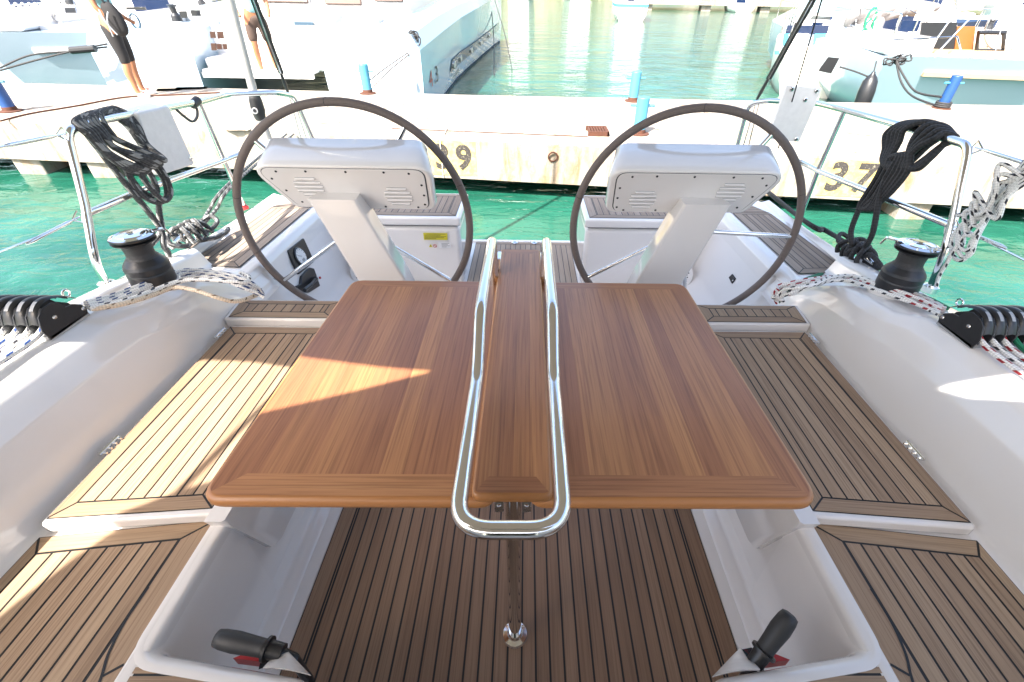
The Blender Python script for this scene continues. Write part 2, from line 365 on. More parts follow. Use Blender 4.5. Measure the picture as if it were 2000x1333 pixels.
def berth(txt,cx,wid,mirror_txt=None,h=.42,pz=-.275,size=.40,dig=True,bold=.032,pat=True):
    y,sl=neary(cx); ux=Vector((1,sl,0)).normalized(); nrm=Vector((ux.y,-ux.x,0))
    a=Vector((cx,y,pz))+nrm*.006
    if pat:
        p=MB(); p.add([a-ux*wid/2-Vector((0,0,.225)),a+ux*wid/2-Vector((0,0,.225)),a+ux*wid/2+Vector((0,0,.19)),a-ux*wid/2+Vector((0,0,.19))],[(0,1,2,3)])
        mk('number_patch',p,M['cyel'],quay)
    t=MB(); textmesh(t,txt,size,a+nrm*.006,ux,(0,0,1),bold=bold,spacing=1.35); mk('berth_number',t,M['wblack'],quay)
    if mirror_txt:
        t=MB(); v=Vector((-ux.y,ux.x,0)); textmesh(t,mirror_txt,.24,Vector((cx,y+.22,QT+.004)),-ux,-v*.7,bold=.008,spacing=1.3); mk('berth_number',t,M['cyel'] if False else M['rustfaint'],quay)
N_=NT('faint_worn_paint'); b_=N_.noise(N_.obj(),60,4,.7); N_.col(N_.mix(N_.ramp(b_,[(.38,(0,0,0)),(.55,(1,1,1))]),(.20,.13,.07),(.38,.33,.27))); N_.rough(.9); M['rustfaint']=N_.mat
berth('39',W(887,310,y=5.9).x,.62,'39')
berth('37',W(1640,350,y=5.5).x,.66,'37',size=.44)
t=MB(); c=W(975,190,z=QT); textmesh(t,'40',.30,(c.x,c.y-.02,QT+.004),(1,-.03,0),(0.03,1,0),bold=.008,spacing=1.4); mk('berth_number',t,M['rustfaint'],quay)
# steel edge strip and rusty grating
st=MB(); a=W(765,252,z=QT); b=W(1148,268,z=QT); d=Vector((b.x-a.x,b.y-a.y,0)).normalized(); nn=Vector((-d.y,d.x,0))
st.add([a-nn*.014+Vector((0,0,.006)),b-nn*.014+Vector((0,0,.006)),b+nn*.014+Vector((0,0,.006)),a+nn*.014+Vector((0,0,.006))],[(0,1,2,3)]); mk('edge_strip',st,M['rust'],quay)
gr=MB(); g0=W(1148,266,z=QT); 
for i in range(7): gr.box(g0.x+.02+i*.034,g0.x+.036+i*.034,g0.y,g0.y+.26,QT+.004,QT+.05)
gr.box(g0.x,g0.x+.26,g0.y-.02,g0.y,QT+.002,QT+.055); gr.box(g0.x,g0.x+.26,g0.y+.26,g0.y+.28,QT+.002,QT+.055); gr.box(g0.x+.24,g0.x+.262,g0.y-.02,g0.y+.28,QT+.001,QT+.056)
tag=mk('drain_grating',gr,M['rust'],loc=(g0.x,g0.y,QT),boat=False,label='small rusty ribbed grating on the near edge of the quay',cat='grating')
# expansion joints on the slab top
for x in (-9.5,-3.6,2.6,6.2): jn=MB(); jn.box(x,x+.018,neary(x)[0]+.04,8.35,QT,QT+.003); mk('joint',jn,M['rustfaint'],quay)
for px,py in ((137,380),(1890,500),(-500,560)):
    c=W(px,py,z=WL); y0=max(c.y,neary(c.x)[0]+.06); p=MB(); p.box(c.x-.17,c.x+.2,y0,y0+.4,WL-2.5,-.55); mk('pile',p,M['conc'],quay,bevel=.02)
for x in (-12,-2.2,2.5,10): 
    p=MB(); p.box(x-.2,x+.2,7.2,7.6,WL-2.5,-.55); mk('pile',p,M['conc'],quay)
# bollards
def bollard(px,py,h,col,label,lean=0,r=.075,bar=.3,ring=True):
    c=W(px,py,z=QT); o=thing('mooring_bollard',label,'bollard',(c.x,c.y,QT),group='blue mooring bollards on the quay',boat=False)
    p=MB(); p.lathe([(r*1.0,0),(r,.004),(r,h-.01),(r*.94,h),(0.001,h+.002)],(c.x,c.y,QT),n=20); mk('post',p,M[col],o)
    p=MB(); p.tube([(c.x-bar/2,c.y,QT+h*.78),(c.x+bar/2,c.y,QT+h*.78)],.016,n=8); mk('cross_bar',p,M['blue2'],o)
    p=MB(); p.lathe([(r*1.75,0),(r*1.75,.012),(r*1.1,.02),(r*1.04,.06),(r*1.02,.062)],(c.x,c.y,QT),n=16); mk('base_plate',p,M['rust'],o)
    return o,c
B1=bollard(1236,198,.42,'blue2','pale blue bollard standing at the far edge of the quay over open water')
B2=bollard(1247,262,.42,'blue2','pale blue bollard on the near edge of the quay behind the right steering wheel')
B3=bollard(1838,212,.46,'blue','bright blue bollard with two dark mooring lines looped round its foot')
B4=bollard(22,218,.46,'blue','bright blue bollard at the left edge of the picture')
B5=bollard(719,183,.42,'blue2','pale blue bollard with thin lines made fast beside the white catamaran')
# ================================================================== OWN YACHT (yacht frame)
Y=thing('sailing_yacht','white sailing yacht cockpit with teak seats, sole and side decks','sailing yacht',(0,2,0))
def strips(mb,stations,m=0,flip=False):
    rs=[[Vector((x,y,z)) for x,z in prof] for y,prof in stations]
    if flip: rs=rs[::-1]
    mb.rings(rs,m,cap=False,closed=False)
SEATZ,LIDZ,STRZ=.400,.440,.462
def ridge(y):   # height of the coaming's inner edge, falling towards the helm
    T=[(-1,.715),(1.20,.70),(1.30,.665),(1.45,.645),(1.60,.612),(1.70,.555),(1.78,.508),(1.9,.50)]
    for (a,b),(c,d) in zip(T,T[1:]):
        if a<=y<=c: t=(y-a)/(c-a); return lerp(b,d,t)
    return .5
def sheer(y):
    T=[(-1,1.50,.70),(1.05,1.505,.69),(1.5,1.525,.635),(1.9,1.555,.575),(2.4,1.60,.535),(2.85,1.62,.515)]
    for a,b in zip(T,T[1:]):
        if a[0]<=y<=b[0]: t=(y-a[0])/(b[0]-a[0]); return lerp(a[1],b[1],t),lerp(a[2],b[2],t)
    return T[-1][1:] if y>2 else T[0][1:]
for s in (-1,1):
    side='left' if s<0 else 'right'
    # --- seat box: sole margin, front face, rounded lip, seat bed
    prof=[tuple(p) for p in fillet([(.632,.002),(.672,.004),(.678,.012),(.722,.016),(.732,.06),(.726,.402),(.757,.4035),(.768,.3985),(1.20,.3985)],[0,0,0,.014,.03,.034,.004,0,0],6)]
    b=MB(); strips(b,[(y,[(s*x,z) for x,z in prof]) for y in (.30,.385,.7,1.1,1.68)],flip=(s>0))
    mk('seat_base',b,M['gel'],Y,bevel=0,smooth=50)
    # raised locker front below the aft seat
    fc=[(.735,.43),(.716,.66,)]
    b=MB(); q=[(1.66,.15),(.785,.15),(.748,.175),(.672,.40),(.66,.437),(1.66,.437)]
    rs=[]
    for xx,ins in ((.760,0),(.718,0),(.712,.006)):
        rs.append([(s*xx,min(max(y,.66+ins),1.66-ins),z+(ins if z<.16 else 0)) for y,z in [tuple(v) for v in fillet([Vector((a_,b_)) for a_,b_ in q],[0,.05,.03,.03,0,0],4,True)]])
    b.rings(rs if s<0 else rs[::-1]); mk('locker_front',b,M['gel'],Y,smooth=50)
    # --- coaming: inner face, rounded ridge, top, gunwale, topside
    b=MB(); st=[]
    for k in range(33):
        y=lerp(-.9,1.93,k/32) ; rz=ridge(y); sx,sz=sheer(y); xr=1.31 if y<1.22 else lerp(1.31,1.262,min(1,(y-1.22)/.08))
        if rz>sz+.02: topo=(lerp(xr,sx,.55),rz+.005)
        else: topo=(lerp(xr,sx,.55),rz)
        z0=.398; hh=max(.03,(rz-z0))
        pr=fillet([Vector(q_) for q_ in [(1.150,z0),(1.178,z0+.006),(1.186,z0+.030),(lerp(1.186,xr,.36),z0+hh*.64),(lerp(1.186,xr,.66),z0+hh*.87),(xr,rz),(topo[0],topo[1]),(sx-.09,max(sz+.02,rz-.05)),(sx,sz),(sx+.012,sz-.05),(sx+.03,-.45)]],[0,.02,.03,.06,.05,.035,.04,.04,.02,.03,0],5)
        st.append((y,[(s*p.x,p.y) for p in pr]))
    strips(b,st,flip=(s>0)); mk('coaming',b,M['gelw'],Y,smooth=60)
    # --- helm area: sloping side wall, side deck nosing, gunwale
    b=MB(); st=[]
    for k in range(17):
        y=lerp(1.68,2.95,k/16); sx,sz=sheer(y)
        pr=fillet([Vector(q_) for q_ in [(.40,.0),(.98,.0),(1.12,.12),(1.205,.40),(1.215,.47),(1.235,.499),(1.29,.503),(1.56,.505),(sx-.035,.512),(sx-.012,max(.52,sz-.01)),(sx,sz-.015),(sx+.012,sz-.05),(sx+.03,-.45)]],[0,.08,.10,.02,.02,.03,0,.02,.02,.02,.02,.03,0],5)
        st.append((y,[(s*p.x,p.y) for p in pr]))
    strips(b,st,flip=(s>0)); mk('helm_side',b,M['gel'],Y,smooth=50)
    # end face between seat and helm well
    b=MB(); b.prism([(s*x,y) for x,y in ([(.76,1.66),(1.24,1.66),(1.24,1.695),(.76,1.695)])],0,.445); mk('seat_end',b,M['gel'],Y,bevel=.01)
    # --- aft locker with lid
    b=MB(); b.hexa([(s*.39,2.72,0),(s*1.25,2.72,0),(s*1.25,3.20,0),(s*.39,3.20,0),(s*.395,2.735,.395),(s*1.25,2.735,.395),(s*1.25,3.20,.395),(s*.395,3.20,.395)] if s>0 else [(s*1.25,2.72,0),(s*.39,2.72,0),(s*.39,3.20,0),(s*1.25,3.20,0),(s*1.25,2.735,.395),(s*.395,2.735,.395),(s*.395,3.20,.395),(s*1.25,3.20,.395)])
    lk=mk('aft_locker',b,M['gel'],Y,bevel=.03,seg=4,smooth=60)
    b=MB(); x0,x1=sorted((s*.385,s*1.21)); b.box(x0,x1,2.722,3.21,.40,.455); mk('lid',b,M['gelw'],lk,bevel=.014,seg=4,smooth=60)
    b=MB(); x0,x1=sorted((s*.41,s*1.19)); b.box(x0,x1,2.742,3.19,.393,.402); mk('seal',b,M['rubber'],lk)
    zf=lambda x,y:.457
    b=MB(); teak(b,[(s*.415,2.75),(s*1.19,2.75),(s*1.19,3.18),(s*.415,3.18)],zf,1,.0393,0,[.05,.05,.05,.05]); mk('teak_top',b,[M['teakg'],M['caulk']],lk)
    # --- side deck teak and the stern corner
    b=MB(); teak(b,[(s*1.29,1.905),(s*1.545,1.925),(s*1.52,2.72),(s*1.285,2.72)],lambda x,y:.508,1,.0345,.01,[.05,0,.02,.05] if s>0 else [.05,0,.02,.05])
    teak(b,[(s*1.285,2.725),(s*1.52,2.725),(s*1.43,2.95),(s*1.285,2.95)],lambda x,y:.508,0,.0393,0,0); teak(b,[(s*1.215,2.76),(s*1.283,2.76),(s*1.283,3.1),(s*1.215,3.1)],lambda x,y:.503,1,.0393,0,0)
    mk('side_teak',b,[M['teakg'],M['caulk']],Y)
    b=MB(); pts=[]; top=[]
    for k in range(9):
        a=k/8*pi/2; top.append((s*(1.25+.335*cos(a)),2.90+.34*sin(a)))
    poly=[(s*1.2,2.9)]+top[:-1]+[(s*1.25,3.24),(s*1.2,3.24)]
    if s<0: poly=poly[::-1]
    b.prism(poly,-.45,.505); mk('stern_corner',b,M['gelw'],Y,bevel=.035,seg=4,smooth=60)
    # --- fore teak seat: bed, near bench across
    b=MB(); ol=[(s*.757,.690),(s*1.160,.640),(s*1.160,-.5),(s*.757,-.5)]
    teak(b,ol,lambda x,y:.4005,1,.0393,s*.819,[.046,.030,0,.060] if s>0 else [.046,.030,0,.060],gap=.0052); mk('fore_seat_teak',b,[M['teak'],M['caulk']],Y)
    # --- aft seat lid
    lid=[(.748,.682),(1.152,.650),(1.160,1.532),(.748,1.532)]; lp=[Vector((s*x,y)) for x,y in lid]
    if s<0: lp=lp[::-1]
    lp=fillet(lp,.014,3,True); b=MB(); b.rings([[(p.x,p.y,z) for p in lp] for z in (SEATZ+.002,LIDZ-.004)]); sl=mk('seat_lid',b,M['gelw'],Y,bevel=.007,seg=3,smooth=60)
    b=MB(); teak(b,[(s*.760,.697),(s*1.145,.665),(s*1.152,1.520),(s*.760,1.520)],lambda x,y:LIDZ-.003,1,.0393,s*1.106,[.044,.040,.046,.046]); mk('lid_teak',b,[M['teak'],M['caulk']],sl)
    for yy in (.86,1.43):
        b=MB(); b.tube([(s*1.160,yy,LIDZ+.004),(s*1.160,yy+.07,LIDZ+.004)],.005,n=8)
        for j in range(4): b.tube([(s*1.145,yy+.008+j*.018,LIDZ+.003),(s*1.170,yy+.008+j*.018,LIDZ+.003)],.003,n=6)
        mk('hinge',b,M['steel'],sl)
    # --- bridge strip at the helm step
    lp=[Vector((s*x,y)) for x,y in [(.748,1.545),(1.185,1.545),(1.205,1.700),(.748,1.700)]]
    if s<0: lp=lp[::-1]
    lp=fillet(lp,.01,2,True); b=MB(); b.rings([[(p.x,p.y,z) for p in lp] for z in (SEATZ,STRZ-.003)]); stp=mk('helm_step',b,M['gelw'],Y,bevel=.006,seg=2,smooth=60)
    b=MB(); teak(b,[(s*.757,1.555),(s*1.170,1.555),(s*1.185,1.690),(s*.757,1.690)],lambda x,y:STRZ-.002,1,.0393,.002,[.043,.045,.030,.045]); mk('step_teak',b,[M['teak'],M['caulk']],stp)
    # --- forward bench wall with rounded lip
    b=MB(); pth=fillet([Vector(q_) for q_ in [(s*.757,.70,0),(s*.757,.372,0),(s*.42,.326,0),(s*.36,.28,0),(s*.33,.0,0)]],[0,.062,.06,.12,0],8)
    wp=[(.026,.0),(.027,.34),(.0262,.362),(.023,.380),(.017,.393),(.008,.4015),(-.002,.4042),(-.012,.4036),(-.013,.39)]
    rs=[]
    for i,p in enumerate(pth):
        a=pth[max(0,i-1)];c2=pth[min(len(pth)-1,i+1)]; d=(c2-a).normalized(); n2=Vector((-d.y,d.x,0))*(1 if s<0 else -1)   # towards the well
        if n2.dot(Vector((0,.8,0))-Vector((p.x,p.y,0)))<0: n2=-n2
        rs.append([p+n2*(x+.006)+Vector((0,0,z)) for x,z in wp])
    b.rings(rs if s>0 else rs[::-1],cap=False,closed=False); mk('bench_lip',b,M['gelw'],Y,smooth=70)
    b=MB(); teak(b,[(s*.757,.372),(s*.42,.326),(s*.36,.27),(s*.34,-.3),(s*.757,-.3)],lambda x,y:.4008,0,.0393,0,0); 
    mk('bench_teak',b,[M['teak'],M['caulk']],Y)
    # curved king plank caulk at the fore seat's inner corner
    b=MB(); cp=[Vector((s*x,y,.4026)) for x,y in [(.815,.52),(.816,.45),(.806,.39),(.790,.35),(.778,.30),(.780,.22)]]; cp=spline(cp,5)
    for i in range(len(cp)-1):
        d=(cp[i+1]-cp[i]).normalized(); n2=Vector((-d.y,d.x,0))*.0028; b.add([cp[i]-n2,cp[i+1]-n2,cp[i+1]+n2,cp[i]+n2],[(0,1,2,3)])
    a=Vector((s*.788,.352,.4026)); c2=Vector((s*.762,.371,.4026)); d=(c2-a).normalized(); n2=Vector((-d.y,d.x,0))*.0028; b.add([a-n2,c2-n2,c2+n2,a+n2],[(0,1,2,3)])
    mk('caulk_line',b,M['caulk'],Y)
# bases under the deck, sole
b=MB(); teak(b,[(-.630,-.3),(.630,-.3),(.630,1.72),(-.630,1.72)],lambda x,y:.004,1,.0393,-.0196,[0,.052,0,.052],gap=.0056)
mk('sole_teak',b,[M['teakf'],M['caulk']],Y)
b=MB()
for s in (-1,1): b=MB(); b.add([(s*.5705-.0022,-.3,.0058),(s*.5705+.0022,-.3,.0058),(s*.5705+.0022,1.72,.0058),(s*.5705-.0022,1.72,.0058)],[(0,1,2,3)]); mk('caulk_line',b,M['caulk'],Y)
b=MB(); teak(b,[(-.375,1.76),(.375,1.76),(.375,3.42),(-.375,3.42)],lambda x,y:.004,1,.0393,-.0196,[0,0,.04,0]); mk('aft_sole_teak',b,[M['teakg'],M['caulk']],Y)
b=MB(); b.box(-1.25,1.25,-.9,3.0,-.06,-.002); b.box(-1.2,1.2,2.9,3.44,-.45,-.001); b.box(-1.2,1.2,3.425,3.46,-.02,.012); mk('cockpit_floor',b,M['gel'],Y,bevel=.006)
for s in (-1,1):
    b=MB(); b.lathe([(.024,0),(.024,.006),(.019,.009),(.010,.0095)],(s*.077+.01,3.405,.006),n=20); b.lathe([(.009,.0),(.001,.0006)],(s*.077+.01,3.405,.0158),1,n=16); mk('deck_fitting',b,[M['steel'],M['black']],Y)
b=MB(); b.box(-1.6,1.6,-.9,2.6,-.46,-.40); mk('keel_floor',b,M['gel'],Y)
# labels on the left locker, drain grilles, switch
def label_quad(mb,o,ux,uz,w_,h_,m=0): o=Vector(o);ux=Vector(ux);uz=Vector(uz); mb.add([o,o+ux*w_,o+ux*w_+uz*h_,o+uz*h_],[(0,1,2,3)],m)
lf=lambda px,py:U(px,py,y=2.727)
yl=2.7165+.0
def lockplane(px,py): return U(px,py,y=2.722)
b=MB(); a=lockplane(828,469); label_quad(b,(a.x,2.7235,a.z),(1,0,0),(0,.02,1),.150,.046)
for k in range(5): label_quad(b,(a.x+.008+(.012 if k==0 else 0),2.7225,a.z+.038-k*.0075),(1,0,0),(0,.02,1),(.12,.10,.135,.12,.07)[k],.0022,1)
mk('warning_label',b,[M['yellow'],M['ink']],Y)
b=MB(); a=lockplane(857,485); label_quad(b,(a.x,2.724,a.z),(1,0,0),(0,.02,1),.078,.040)
for k in range(4): label_quad(b,(a.x+.020,2.7232,a.z+.031-k*.008),(1,0,0),(0,.02,1),(.05,.04,.05,.03)[k],.002,1)
mk('notice_label',b,[M['label'],M['ink']],Y)
b=MB(); a=lockplane(841,481); b.add([(a.x-.012,2.724,a.z-.008),(a.x+.012,2.724,a.z-.008),(a.x,2.724,a.z+.013)],[(0,1,2)],0); b.add([(a.x-.002,2.7232,a.z-.004),(a.x+.002,2.7232,a.z-.004),(a.x,2.7232,a.z+.006)],[(0,1,2)],1); mk('warning_symbol',b,[M['yellow'],M['ink']],Y)
b=MB(); a=lockplane(849.5,481); b.tube([Vector((a.x+.010*cos(t*pi/8),2.723,a.z+.010*sin(t*pi/8))) for t in range(16)],.0016,n=5,closed=True); b.tube([(a.x-.007,2.723,a.z+.007),(a.x+.007,2.723,a.z-.007)],.0014,n=5); mk('no_entry_symbol',b,M['red'],Y)
# ---- cabin bulkhead behind the camera, seen only in reflections
b=MB(); b.box(-1.7,-.40,-.98,-.90,0,1.25); b.box(.40,1.7,-.98,-.90,0,1.25); b.box(-.40,.40,-.98,-.90,-.1,.45); cb=mk('cabin_bulkhead',b,M['gel'],Y,bevel=.01)
b=MB(); b.box(-.40,.40,-1.3,-1.25,.4,1.25); b.box(-1.7,1.7,-2.6,-.95,1.25,1.30); mk('companionway',b,[M['glass']],cb)
# ---- sprayhood and bimini overhead: real canopies just out of frame, they throw the shade on the cockpit
def canopy(name,label,cat,poly,z,edge=None):
    if area(poly)<0: poly=poly[::-1]
    o=thing(name,label,cat,(poly[0][0],poly[0][1],z)); b=MB(); b.add([(x,y,z) for x,y in poly],[tuple(range(len(poly)))]); mk('fabric',b,M['canopy'],o,smooth=0)
    b=MB(); b.tube([(x,y,z-.012) for x,y in poly],.011,n=8,closed=True); mk('frame_tube',b,M['steelr'],o); return o
SB=TRIM.inverted().to_3x3()@SD
def cp(px,py,z,zc=2.02): p=U(px,py,z=z); q=p+SB*((zc-z)/SB.z); return (q.x,q.y)
def cx(x,y,z,zc=2.02): q=Vector((x,y,z))+SB*((zc-z)/SB.z); return (q.x,q.y)
L0=cp(422,522,.505); L1=cp(575,418,.505); L0=(L0[0]+.05,L0[1]); L1=(L1[0]+.05,L1[1])
bim=[(L1[0],2.12),(L0[0],.6),(L0[0]+.02,cp(400,695,.44)[1]+.02),cp(400,695,.44),cp(500,699,.44)]+[cp(750,706,.72),cp(888,717,.72)]
G=[cp(1850,741,.67),cp(1885,730,.68),cp(2000,722,.69)]
bim+=[(bim[-1][0]+.10,bim[-1][1]-.10),(G[0][0]-.12,G[0][1]-.08),(G[0][0]-.03,G[0][1]-.008),G[0],G[1],G[2],(1.55,G[2][1]+.10),(1.55,2.05)]
N_=NT('canopy_canvas'); N_.col((.16,.145,.13)); N_.rough(.9); tr=N_.n('BsdfTranslucent'); tr.inputs[0].default_value=(1,.86,.70,1); mx=N_.n('MixShader'); mx.inputs[0].default_value=.035; N_.l(N_.p.outputs[0],mx.inputs[1]); N_.l(tr.outputs[0],mx.inputs[2]); N_.l(mx.outputs[0],N_.t.nodes['Material Output'].inputs[0]); M['canopy']=N_.mat
canopy('bimini','grey canvas bimini stretched over the helm stations','bimini',bim,2.02)
A0=cp(888,717,.72,2.045)
spr=[(A0[0]+.08,A0[1]+.03),A0,cp(700,765,.72,2.045),cp(517,808,.72,2.045),cp(425,938,.44,2.045),cp(362,957,.44,2.045),cp(240,1002,.44,2.045),cp(165,1085,.40,2.045),cp(60,1165,.40,2.045),cp(0,1215,.40,2.045)]
spr+=[(spr[-1][0],-1.9),(1.66,-1.9),(1.55,-.5),cp(2000,782,.69,2.045),cp(1925,770,.68,2.045),cp(1885,752,.68,2.045),cp(1850,742,.67,2.045)]
spr+=[(spr[-1][0]-.1,spr[-1][1]+.05)]
canopy('sprayhood','grey canvas sprayhood over the companionway behind the table','sprayhood',spr,2.045)
a=cp(520,786,.44); c_=cp(345,962,.44); a=Vector((a[0],a[1],2.02)); c_=Vector((c_[0],c_[1],2.02)); b=MB(); b.tube([a+(a-c_)*.9,a,c_,c_+(c_-a)*.15],.013,n=8)
mk('support_strut',b,M['steelr'],loc=tuple(a),label='thin steel strut overhead between the bimini and the sprayhood',cat='strut')
# ================================================================== COCKPIT TABLE
T=thing('cockpit_table','varnished teak drop-leaf cockpit table with steel grab rail on one steel post','table',(0,.6,0))
TZ=.72
for s in (-1,1):
    xi,xo,yn,yf=.030,.584,.520,1.396
    def outl(ins):
        P=[Vector((s*(xi+ins),yn+ins)),Vector((s*(xo-ins),yn+ins)),Vector((s*(xo-.014-ins),yf-ins)),Vector((s*(xi+ins),yf-ins))]
        rr=[.035,.045,.045,.02]
        if s<0: P=P[::-1]; rr=rr[::-1]
        return fillet(P,[max(.004,r-ins) for r in rr],6,True)
    b=MB(); rs=[]
    for ins,z in ((.010,TZ-.027),(.003,TZ-.025),(0,TZ-.019),(0,TZ-.010),(.002,TZ-.005),(.006,TZ-.001),(.011,TZ)):
        rs.append([(p.x,p.y,z) for p in outl(ins)])
    b.rings(rs)
    lf_=mk('table_leaf',b,M['tabedge'],T,smooth=60)
    # planked top let into the rounded edge
    b=MB(); P=[(p.x,p.y) for p in outl(.0105)]
    ol=[(s*(xi+.0105),yn+.0105),(s*(xo-.0105),yn+.0105),(s*(xo-.0245),yf-.0105),(s*(xi+.0105),yf-.0105)]
    tb=MB(); teak(tb,ol,lambda x,y:TZ,1,.046,.013,[.050,.055,.040,.040],gap=0,lift=.0006)
    # trim the corners of the border pieces to the rounded outline
    nb=MB()
    if area(P)<0: P=P[::-1]
    for f,mi,uv,t in zip(tb.f,tb.m,tb.uv,tb.t):
        q=[(tb.v[i][0],tb.v[i][1]) for i in f]; ax=None
        ia,ib,ic=max(((i,j,k) for i in range(len(q)) for j in range(i+1,len(q)) for k in range(j+1,len(q))),key=lambda t_:abs((q[t_[1]][0]-q[t_[0]][0])*(q[t_[2]][1]-q[t_[0]][1])-(q[t_[2]][0]-q[t_[0]][0])*(q[t_[1]][1]-q[t_[0]][1])))
        (x0,y0),(u0,v0)=q[ia],uv[ia]; (x1,y1),(u1,v1)=q[ib],uv[ib]; (x2,y2),(u2,v2)=q[ic],uv[ic]
        det=(x1-x0)*(y2-y0)-(x2-x0)*(y1-y0)
        if abs(det)<1e-9: continue
        A=((u1-u0)*(y2-y0)-(u2-u0)*(y1-y0))/det; B_=((u2-u0)*(x1-x0)-(u1-u0)*(x2-x0))/det
        C_=((v1-v0)*(y2-y0)-(v2-v0)*(y1-y0))/det; D_=((v2-v0)*(x1-x0)-(v1-v0)*(x2-x0))/det
        for i,a,c2,nx,ny in edges(P):
            q=clip(q,nx,ny,nx*a[0]+ny*a[1])
            if len(q)<3: break
        if len(q)>=3: nb.poly3([(x,y,TZ+.0006) for x,y in q],mi,[(u0+A*(x-x0)+B_*(y-y0),v0+C_*(x-x0)+D_*(y-y0)) for x,y in q],t)
    mk('planked_top',nb,M['table'],lf_)
def board(o_,hx,yn,yf,z,th,rad,mat,name,par):
    b=MB(); rs=[]
    def ol2(ins): return fillet([Vector((-hx+ins,yn+ins)),Vector((hx-ins,yn+ins)),Vector((hx-ins,yf-ins)),Vector((-hx+ins,yf-ins))],[max(.004,rad-ins)]*4,6,True)
    for ins,zz in ((.006,z-th),(0,z-th+.006),(0,z-.006),(.002,z-.002),(.006,z)): rs.append([(p.x,p.y,zz) for p in ol2(ins)])
    b.rings(rs); o=mk(name,b,M['tabedge'],par,smooth=60)
    tb=MB(); teak(tb,[(-hx+.006,yn+.006),(hx-.006,yn+.006),(hx-.006,yf-.006),(-hx+.006,yf-.006)],lambda x,y:z,1,.034,0,[.036,.024,.036,.024],gap=0,lift=.0006)
    P=[(p.x,p.y) for p in ol2(.006)]; nb=MB()
    for f,mi,uv,t in zip(tb.f,tb.m,tb.uv,tb.t):
        q=[(tb.v[i][0],tb.v[i][1]) for i in f]; xs=[p for p in q]
        ia,ib,ic=max(((i,j,k) for i in range(len(q)) for j in range(i+1,len(q)) for k in range(j+1,len(q))),key=lambda t_:abs((q[t_[1]][0]-q[t_[0]][0])*(q[t_[2]][1]-q[t_[0]][1])-(q[t_[2]][0]-q[t_[0]][0])*(q[t_[1]][1]-q[t_[0]][1])))
        (x0,y0),(u0,v0)=q[ia],uv[ia]; (x1,y1),(u1,v1)=q[ib],uv[ib]; (x2,y2),(u2,v2)=q[ic],uv[ic]
        det=(x1-x0)*(y2-y0)-(x2-x0)*(y1-y0)
        if abs(det)<1e-9: continue
        A=((u1-u0)*(y2-y0)-(u2-u0)*(y1-y0))/det; B_=((u2-u0)*(x1-x0)-(u1-u0)*(x2-x0))/det
        C_=((v1-v0)*(y2-y0)-(v2-v0)*(y1-y0))/det; D_=((v2-v0)*(x1-x0)-(v1-v0)*(x2-x0))/det
        for i,a,c2,nx,ny in edges(P):
            q=clip(q,nx,ny,nx*a[0]+ny*a[1])
            if len(q)<3: break
        if len(q)>=3: nb.poly3([(x,y,z+.0006) for x,y in q],mi,[(u0+A*(x-x0)+B_*(y-y0),v0+C_*(x-x0)+D_*(y-y0)) for x,y in q],t)
    mk('planked_top',nb,M['table'],o)
board(None,.0745,.512,1.60,.748,.024,.018,None,'centre_board',T)
b=MB(); pts=fillet([Vector(p) for p in [(-.086,1.375,.70),(-.086,1.375,.884),(-.086,.93,.884),(-.086,.80,.792),(-.0865,.418,.790),(.0865,.418,.790),(.086,.80,.792),(.086,.93,.884),(.086,1.375,.884),(.086,1.375,.70)]],[0,.045,.12,.12,.058,.058,.12,.12,.045,0],9)
b.tube(pts,.0150,n=20); mk('grab_rail',b,M['steel'],T,smooth=80)
M['steelp']=simple('brushed_steel',(.88,.86,.83),.24,1,0,.04); b=MB(); b.tube([(0,.585,.004),(0,.585,.70)],.0175,n=24); mk('post',b,M['chrome'],T,smooth=80)
b=MB(); b.lathe([(.037,0),(.037,.004),(.034,.009),(.022,.013),(.0185,.022)],(0,.585,.0055),n=32); fl=mk('floor_flange',b,M['steel'],T,smooth=40)
for a in (.8,2.4,3.9,5.5):
    b=MB(); b.lathe([(.006,0),(.005,.003),(.001,.0042)],(.028*cos(a),.585+.028*sin(a),.0125),n=10); mk('screw',b,M['chrome'],fl)
b=MB(); b.box(-.036,-.018,.545,.549,.650,.712); b.box(.018,.036,.545,.549,.650,.712); b.box(-.034,.034,.552,.62,.688,.70); b.box(-.034,-.029,.549,.9,.66,.71); b.box(.029,.034,.549,.9,.66,.71); br=mk('bracket',b,M['steelr'],T,bevel=.001)
for s in (-1,1):
    b=MB(); b.lathe([(.005,0),(.004,.002),(.001,.003)],(s*.027,.5445,.672),axis=(0,-1,0),n=10); mk('screw',b,M['chrome'],br)
    b=MB(); b.box(s*.08-.006,s*.08+.006,1.34,1.47,.70,.716); b.box(s*.074-.003,s*.074+.012,1.40,1.46,.70,.80); mk('rail_bracket',b,M['steel'],T,bevel=.002)
